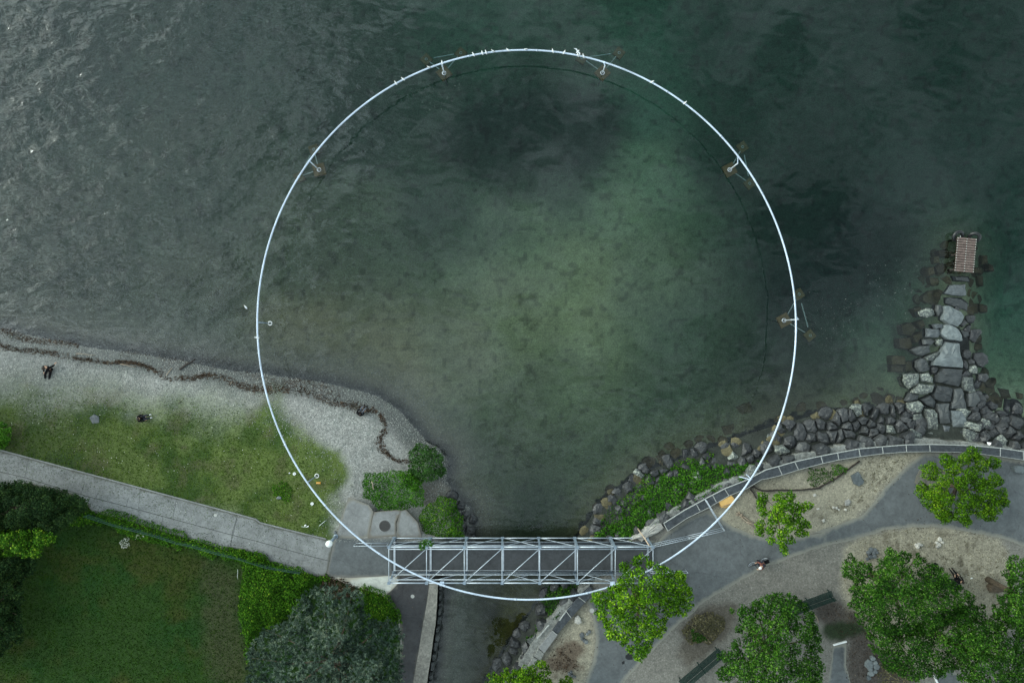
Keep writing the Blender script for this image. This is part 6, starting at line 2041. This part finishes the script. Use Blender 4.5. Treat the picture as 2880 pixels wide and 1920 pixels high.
for sx, st in ((.53, .18), (-.53, 0)):
    rim = MB()
    rim.tube([bl(sx + .30 * math.cos(a * .262) * math.cos(st), .30 * math.cos(a * .262) * math.sin(st), .34 + .30 * math.sin(a * .262)) for a in range(24)], .014, 6, True)
    for a in range(10):
        c_, s_ = math.cos(a * .628), math.sin(a * .628)
        rim.tube([bl(sx, 0, .34), bl(sx + .30 * c_ * math.cos(st), .30 * c_ * math.sin(st), .34 + .30 * s_)], .004, 3)
    w = rim.build('wheel', M['steel'], bk_)
    m = MB()
    m.tube([bl(sx + .335 * math.cos(a * .262) * math.cos(st), .335 * math.cos(a * .262) * math.sin(st), .34 + .335 * math.sin(a * .262)) for a in range(24)], .030, 7, True)
    o = m.build('tyre', M['rubber'], bk_, True)
    o.parent = w
for nm, pts, r_ in (('frame', [(-.53, 0, .34), (-.12, 0, .30), (.38, 0, .72), (-.22, 0, .74), (-.12, 0, .30)], .024), ('fork', [(.53, 0, .34), (.38, 0, .95)], .022), ('chain_stay', [(-.53, 0, .34), (-.22, 0, .74)], .016)):
    m = MB(); m.tube([bl(*p_) for p_ in pts], r_, 7); m.build(nm, M['navy'], bk_, True)
m = MB(); m.tube([bl(.30, -.28, .98), bl(.40, -.10, 1.0), bl(.40, .10, 1.0), bl(.30, .28, .98)], .018, 6); m.build('handlebar', M['rubber'], bk_, True)
m = MB(); m.ell(bl(-.26, 0, .90), (.13, .08, .04), 10, 5, hd_); m.build('saddle', M['rubber'], bk_, True)
m = MB(); m.box(bl(-.58, .06, .68), (.34, .22, .24), hd_); m.build('pannier', M['black'], bk_)
m = MB(); m.tube([bl(-.12, -.15, .25), bl(-.12, -.15, .30), bl(-.12, .15, .30), bl(-.12, .15, .35)], .014, 5); m.build('pedals', M['steel'], bk_)
ride = dict(pelvis=P3(0, -.26, .98), spine=P3(0, -.14, 1.16), chest=P3(0, .06, 1.32), neck=P3(0, .18, 1.42), chin=P3(0, .27, 1.46), skull=P3(0, .27, 1.56), face=P3(0, 1, 0),
    shL=P3(-.20, .08, 1.34), shR=P3(.20, .08, 1.34), elL=P3(-.30, .14, 1.14), elR=P3(.30, .14, 1.14), wrL=P3(-.28, .28, 1.04), wrR=P3(.28, .28, 1.04), paL=P3(-.27, .33, 1.02), paR=P3(.27, .33, 1.02),
    hiL=P3(-.10, -.22, .95), hiR=P3(.10, -.22, .95), knL=P3(-.13, .16, .86), knR=P3(.13, .08, .66), anL=P3(-.13, -.06, .48), anR=P3(.13, -.12, .34), toL=P3(-.14, .08, .44), toR=P3(.14, .04, .30))
person('cyclist with white helmet and rust-red top riding on the asphalt path', mid, hd_ - math.pi / 2, ride, 'rust_cloth', 'navy', 'black', helmet='white', back='navy')

# ================================================================== GULLS
def gull(label, p, rz, s=1.0, spread=False, grey=False):
    t = thing('gull', p, label, 'bird', 'gulls on the ring', rz)

    def lb(m, name, mat, sm=True):
        me = bpy.data.meshes.new(name)
        me.from_pydata([tuple(Vector(v) * s) for v in m.v], [], m.f)
        me.materials.append(mat)
        me.polygons.foreach_set('use_smooth', [sm] * len(me.polygons))
        o = bpy.data.objects.new(name, me); C.objects.link(o); o.parent = t
    m = MB()
    m.tube([(0, -.26, .10), (0, -.17, .12), (0, -.05, .14), (0, .08, .15), (0, .14, .20), (0, .17, .25), (0, .21, .255), (0, .235, .25)], [.012, .05, .082, .078, .050, .046, .034, .012], 9)
    lb(m, 'body', M['white'])
    m = MB(); m.tube([(0, .23, .25), (0, .28, .243)], [.013, .004], 5); lb(m, 'beak', M['orange'])
    for sg in (-1, 1):
        m = MB()
        if spread:
            m.add([(sg * .05, .08, .17), (sg * .05, -.10, .17), (sg * .32, -.06, .24), (sg * .62, -.16, .20), (sg * .34, .10, .25)], [(0, 1, 2, 4), (4, 2, 3)])
            m.add([(sg * .05, .08, .155), (sg * .05, -.10, .155), (sg * .32, -.06, .225), (sg * .62, -.16, .19), (sg * .34, .10, .235)], [(0, 4, 2, 1), (4, 3, 2)])
        else:
            m.tube([(sg * .055, .08, .17), (sg * .07, -.04, .16), (sg * .045, -.20, .135), (sg * .02, -.32, .12)], [.02, .045, .03, .006], 6)
        lb(m, 'wing', M['grey_cloth'] if grey else m_gullwing)
        m = MB(); m.tube([(sg * .03, .0, .08), (sg * .03, .01, 0)], .007, 4); lb(m, 'leg', M['orange'])


m_gullwing = m_simple('pale_grey_feathers', (.62, .64, .66), .12, 12, .8)
GL = [('Q', 430, 575, 1.2, 'grey-backed gull, left of the gull above the upper left post', True), ('Q', 675, 495, .2, 'white gull perched right above the upper left post', False), ('Q', 1245, 320, .5, 'gull on the ring, first of three close together', False), ('Q', 1410, 300, .3, 'gull on the ring, middle of three close together', False),
      ('Q', 1480, 295, .3, 'gull on the ring, right one of three close together', False), ('Q', 1610, 260, 1.0, 'dark-winged gull right of the three gulls', True), ('Q', 1880, 230, .9, 'gull near the top of the ring', False), ('Q', 2215, 230, 1.7, 'brownish gull at the very top of the ring', True),
      ('R', 180, 275, -.6, 'gull on the ring left of the landing gull', False), ('R', 425, 350, .4, 'gull perched just under the landing gull', False), ('R', 535, 340, .3, 'gull right of the landing gull', False), ('R', 1795, 845, -1.2, 'gull on the right slope of the ring', False),
      ('X', 1113, 234, .6, 'left gull of the pair on the upper left arc', False), ('X', 1135, 226, .9, 'right gull of the pair on the upper left arc', False), ('X', 1555, 140, .3, 'gull just right of the top of the ring', False), ('X', 1924, 293, -.9, 'gull low on the right arc above the upper right post', False)]
for k, a, b, rz, lab, gr in GL:
    rp = ring_pt(ring_t(q(k, a, b, 2.0)))
    gull(lab, rp + Vector((0, 0, .07)), rz, .66, False, gr)
rp = ring_pt(ring_t(q('R', 400, 320, 2.0)))
gull('landing gull with spread wings above the ring', rp + Vector((.1, .1, .35)), -.9, .66, True)
rp = ring_pt(ring_t(q('T', 470, 950, 3.0)))
gull('small gull perched on the left side of the ring', rp + Vector((0, 0, .085)), 1.4, .7)
o = q('T', 288, 465, 0)
gull('gull swimming on the water left of the ring', o + Vector((0, 0, -.05)), .6, .7)

# ================================================================== DRIFTWOOD, STUMP, EDGING, FENCE
def log(label, a, b, r_, mat='dark_wood', name='driftwood_log', lift=.06, k=None):
    a, b = Vector(a), Vector(b)
    m = MB()
    m.tube([a + Vector((0, 0, lift)), a.lerp(b, .35) + Vector((.02, .03, lift * 1.4)), a.lerp(b, .7) + Vector((-.02, -.02, lift * 1.3)), b + Vector((0, 0, lift))], [r_, r_ * .95, r_ * .8, r_ * .6], 7)
    return tag(m.build(name, M[mat], None, True), label, 'driftwood')


log('dark straight driftwood log reaching from the wrack line to the water', ground('A', 1650, 518), ground('A', 1802, 422), .075)
log('pale driftwood stick left of the dark log', ground('A', 1532, 572), ground('A', 1585, 502), .035, 'driftwood')
log('thin twig lying on the sparse lawn', ground('A', 1640, 832), ground('A', 1695, 785), .022, 'dark_wood')
log('long pale stick on the left part of the wrack line', ground('A', 700, 372), ground('A', 880, 388), .025, 'driftwood')
log('pale stick in the middle of the left wrack line', ground('A', 1110, 470), ground('A', 1250, 495), .03, 'driftwood')
log('short pale stick below the right end of the left wrack line', ground('A', 2122, 652), ground('A', 2138, 628), .03, 'driftwood')
log('curved brown stick on the wrack line left of the sitting person', ground('B', 860, 95), ground('B', 915, 130), .03, 'dark_wood')
log('brown stick pointing to the lake left of the sitting person', ground('B', 970, 155), ground('B', 1020, 98), .028, 'dark_wood')
log('pale plank-like stick in the beach shrub', q('B', 1325, 890, 2.2), q('B', 1345, 965, 2.3), .045, 'driftwood')
log('thin white stick in the grass near the hedge', q('E', 95, 520, ZL), q('E', 97, 610, ZL), .02, 'bar', 'stick')
p = q('V', 95, 590, ZL)
t = thing('driftwood_root', p, 'uprooted driftwood stem with a tangled root ball on the sand', 'driftwood')
rr = random.Random(8)
for i in range(16):
    a = rr.uniform(0, 6.28)
    e = p + Vector((math.cos(a) * rr.uniform(.18, .34), math.sin(a) * rr.uniform(.18, .34), rr.uniform(.0, .4)))
    m = MB(); m.tube([p + Vector((.05, -.05, .15)), p.lerp(e, .6) + Vector((rr.uniform(-.06, .06), rr.uniform(-.06, .06), .1)), e], [.05, .03, .015], 5); m.build('root', M['driftwood'], t, True)
for pts in ([(130, 620), (220, 710), (300, 770), (370, 830)], [(150, 610), (260, 690), (380, 745)], [(220, 710), (330, 745), (390, 790)]):
    m = MB(); m.tube([q('V', a, b, ZL + .12) for a, b in pts], [.06, .045, .035, .02][:len(pts)], 6); m.build('branch', M['driftwood'], t, True)
rock('tree_stump', 'weathered brown stump beside the dark tree at the right edge', 'stump', poly('J', [(2035, 690), (2070, 655), (2130, 660), (2190, 680), (2190, 730), (2120, 745), (2050, 735)], ZL + .4), ZL - .05, ZL + .45, 'bark', 61, rough_=.07, flat=.8)
ed_ = poly('V', [(285, 205), (330, 265), (372, 345)], ZL + .2)
w_ = [Vector((v.x + .07, v.y + .03, v.z)) for v in ed_]
band('woven_edging', ed_, w_, ZL, ZL + .22, M['dark_wood'], None, 'short piece of dark woven edging beside the ring and the star-shaped tree', 'edging', .02, 3)
ed_ = poly('V', [(280, 170), (350, 150), (400, 190), (470, 212), (600, 218), (720, 205), (900, 210), (1100, 200), (1300, 185), (1400, 168)], ZL + .2) + poly('I', [(480, 682), (560, 640), (640, 595), (700, 550), (780, 490), (850, 440)], ZL + .2)
w_ = [Vector((v.x, v.y - .09, v.z)) for v in ed_]
band('woven_edging', ed_, w_, ZL, ZL + .2, M['dark_wood'], None, 'long wavy woven twig edging across the sand island', 'edging', .03, 5)
fa = [q('C', *v, ZL + 1.0) for v in ((770, 695), (1030, 778), (1265, 838), (1440, 885), (1620, 945), (1730, 965), (1985, 1040), (2200, 1090))] + [q('E', *v, ZL + 1.0) for v in ((360, 515), (660, 565))]
t = thing('wire_fence', (fa[0].x, fa[0].y, ZL), 'thin green wire fence half buried in the creeper hedge', 'fence')
m_green = m_simple('green_coated_wire', (.03, .075, .065), .2, 6, .5)
for i in range(len(fa) - 1):
    a, b = fa[i], fa[i + 1]
    m = MB()
    dn = Vector((0, 0, 1))
    L = (b - a).length
    nn = max(2, int(L / .12))
    for zz in (0, -.3, -.6):
        m.beam(a + dn * zz, b + dn * zz, .028, .02)
    for j in range(nn + 1):
        m.beam(a.lerp(b, j / nn), a.lerp(b, j / nn) - dn * .95, .008, .008)
    m.build('fence_panel', m_green, t)
    m = MB(); m.tube([a - dn * 1.0, a + dn * .05], .03, 6); m.build('post', m_green, t)
for (k, a, b, lab, w, h_) in (('J', (600, 1218), (720, 1184), 'white kerb bar between the two large dark trees', .10, .15), ('J', (1525, 1495), (1560, 1575), 'white kerb bar at the bottom edge between the right trees', .12, .15)):
    m = MB(); m.beam(q(k, *a, ZL + .08), q(k, *b, ZL + .08), w, h_); tag(m.build('white_kerb', M['white']), lab, 'kerb')
p = q('J', 430, 940, ZL)
m = MB(); m.tube([q('J', 415 + 45 * math.sin(i * .25), 925 + 12 * i, ZL + .03) for i in range(8)], .03, 6); tag(m.build('hoop', M['driftwood'], None, True), 'curved pale hoop on the dark ground below the upper green bench', 'hoop')

# ================================================================== WRACK LINE, PEBBLES, FOAM (countless small pieces)
def scatter_line(name, label, pts, width, n, mat, size, cat, lift=.03, flat=1.0, clump=.7):
    pts = [Vector(p) for p in pts]
    seg = np.array([(pts[i + 1] - pts[i]).length for i in range(len(pts) - 1)])
    cum = np.r_[0, np.cumsum(seg)]
    s = RNG.uniform(0, cum[-1], n)
    keep = RNG.uniform(size=n) < (1 - clump) + clump * vnoise(s, s * 0, 1.3, 401) ** .8
    s = s[keep]
    i = np.clip(np.searchsorted(cum, s) - 1, 0, len(seg) - 1)
    A = np.array([(p.x, p.y) for p in pts])
    f = (s - cum[i]) / seg[i]
    d = (A[i + 1] - A[i]) / seg[i][:, None]
    wv = .5 + .9 * vnoise(s, s * 0 + 5, 2.2, 403)
    o_ = RNG.normal(0, 1, len(s)) * width * wv + .25 * np.sin(s * .9)
    c = A[i] + d * (f * seg[i])[:, None] + np.c_[-d[:, 1], d[:, 0]] * o_[:, None]
    ang = np.arctan2(d[:, 1], d[:, 0]) + RNG.normal(0, .6, len(s))
    kd = np.c_[np.cos(ang), np.sin(ang), RNG.normal(0, .1, len(s))]
    zz = hz(c[:, 0], c[:, 1]) + lift * RNG.uniform(.3, 1.6, len(s))
    nn = np.c_[RNG.normal(0, .3, (len(s), 2)), np.ones(len(s))]
    o = leaf_mesh(name, np.c_[c, zz], nn, size * RNG.uniform(.5, 2.0, len(s)), M[mat], None, None, .18, kd)
    return tag(o, label, cat, kind='stuff')


wl = [ground('A', a, b, .8) for a, b in ((-500, 150), (-100, 250), (0, 275), (150, 310), (300, 360), (450, 395), (700, 400), (850, 402), (1000, 455), (1250, 490), (1450, 530), (1560, 580), (1680, 572), (1760, 600), (1900, 592), (2100, 632), (2250, 660), (2352, 672))]
wl += [ground('B', a, b, .8) for a, b in ((400, 30), (600, 70), (800, 110), (930, 150), (1080, 150), (1180, 205), (1280, 250), (1370, 275), (1400, 350), (1445, 400), (1410, 470), (1405, 550), (1480, 610), (1560, 680), (1680, 710))]
scatter_line('wrack_line', 'brown line of washed-up twigs and reeds along the pebble beach', wl, .15, 7000, 'twig', .16, 'wrack', clump=.97)
w2 = [ground('A', a, b, .3) for a, b in ((-300, 130), (0, 165), (150, 190), (350, 235), (550, 290), (720, 320))]
scatter_line('wrack_line', 'thin upper line of dark washed-up debris at the left edge', w2, .16, 1600, 'twig', .12, 'wrack')
w3 = [ground('A', a, b, .3) for a, b in ((1100, 360), (1400, 370), (1700, 400), (2000, 470), (2352, 555))] + [ground('B', a, b, .3) for a, b in ((500, -30), (800, 30), (1050, 90))]
scatter_line('wrack_line', 'faint scattered debris between the wrack line and the water', w3, .3, 2600, 'twig', .10, 'wrack')

c = RNG.uniform((-44, -21), (2, 6), (150000, 2))
s_ = sdf(c[:, 0], c[:, 1], np2(shore_left))
g_ = sdf(c[:, 0], c[:, 1], np2(lawn_top))
gd_ = sdf(c[:, 0], c[:, 1], np2(garden))
ok = (s_ > -2.2) & (g_ < 2.0) & (gd_ < 0) & (RNG.uniform(size=len(c)) < np.where(g_ > 0, np.clip(1 - g_ / 2.6, 0, 1) * .3, 1) * np.where(s_ < 0, .35, 1))
slab_ = inside(c[:, 0], c[:, 1], np2(poly('B', [(1100, 1030), (1800, 1150), (1800, 1420), (900, 1420)], ZL))) | inside(c[:, 0], c[:, 1], np2(cpath)) | (c[:, 1] < -16)
c = c[ok & ~slab_][:26000]
n = len(c)
o = leaf_mesh('pebbles', np.c_[c, hz(c[:, 0], c[:, 1]) + .022], np.c_[RNG.normal(0, .35, (n, 2)), np.ones(n)], RNG.uniform(.045, .105, n), M['pebble'], None, RNG.beta(1.6, 2.6, n), .75)
tag(o, 'light pebbles scattered over the grey beach', 'pebbles', kind='stuff')
fo = []
for k, x0, y0, x1, y1, n in (('M', 0, 450, 620, 1250, 90), ('Q', 100, 850, 1000, 1500, 60), ('P', 1050, 300, 2091, 1400, 70), ('S', 1300, 50, 2352, 700, 30), ('M', 900, 250, 1500, 700, 30), ('X', 2300, 850, 2420, 1050, 40)):
    for _ in range(n):
        v = q(k, random.uniform(x0, x1), random.uniform(y0, y1), 0)
        fo.append((v.x, v.y, .02))
fo = np.array(fo)
n = len(fo)
o = leaf_mesh('foam_flecks', fo, np.c_[RNG.normal(0, .1, (n, 2)), np.ones(n)], RNG.uniform(.02, .06, n), M['pebble'], None, None, .8)
tag(o, 'white flecks floating on the lake', 'foam', kind='stuff')
fl = []
c = RNG.uniform((-43, -22), (-12, -2), (9000, 2))
ok = (sdf(c[:, 0], c[:, 1], np2(lawn_top)) > .2) & (RNG.uniform(size=len(c)) < vnoise(c[:, 0], c[:, 1], 2.5, 501) ** 2)
c = c[ok][:220]
n = len(c)
o = leaf_mesh('daisies', np.c_[c, hz(c[:, 0], c[:, 1]) + .08], np.c_[RNG.normal(0, .2, (n, 2)), np.ones(n)], RNG.uniform(.03, .07, n), M['blossom'], None, None, .9)
tag(o, 'tiny white flowers dotted over the upper lawn', 'flowers', kind='stuff')

# fallen leaves and grit blown over the paved ground
lf = []
for reg, n in ((big, 1500), (cpath, 260), (lane, 120), (sandB, 900), (sandA, 350), (sandC, 250)):
    a = np2(reg)
    lo, hi = np.maximum(a.min(0), (-43, -29)), np.minimum(a.max(0), (43, 20))
    c = RNG.uniform(lo, hi, (n * 4, 2))
    d = sdf(c[:, 0], c[:, 1], a)
    w = vnoise(c[:, 0], c[:, 1], 1.6, 601) ** 2 * np.where(d < .6, 1.6, .5)
    c = c[(d > .03) & (RNG.uniform(size=len(c)) < w)][:n]
    lf.append(c)
c = np.concatenate(lf)
n = len(c)
o = leaf_mesh('fallen_leaves', np.c_[c, hz(c[:, 0], c[:, 1]) + .05], np.c_[RNG.normal(0, .3, (n, 2)), np.ones(n)], RNG.uniform(.04, .11, n), M['twig'], None, None, .6)
tag(o, 'small brown fallen leaves and grit blown over the paths and sand', 'leaves', kind='stuff')
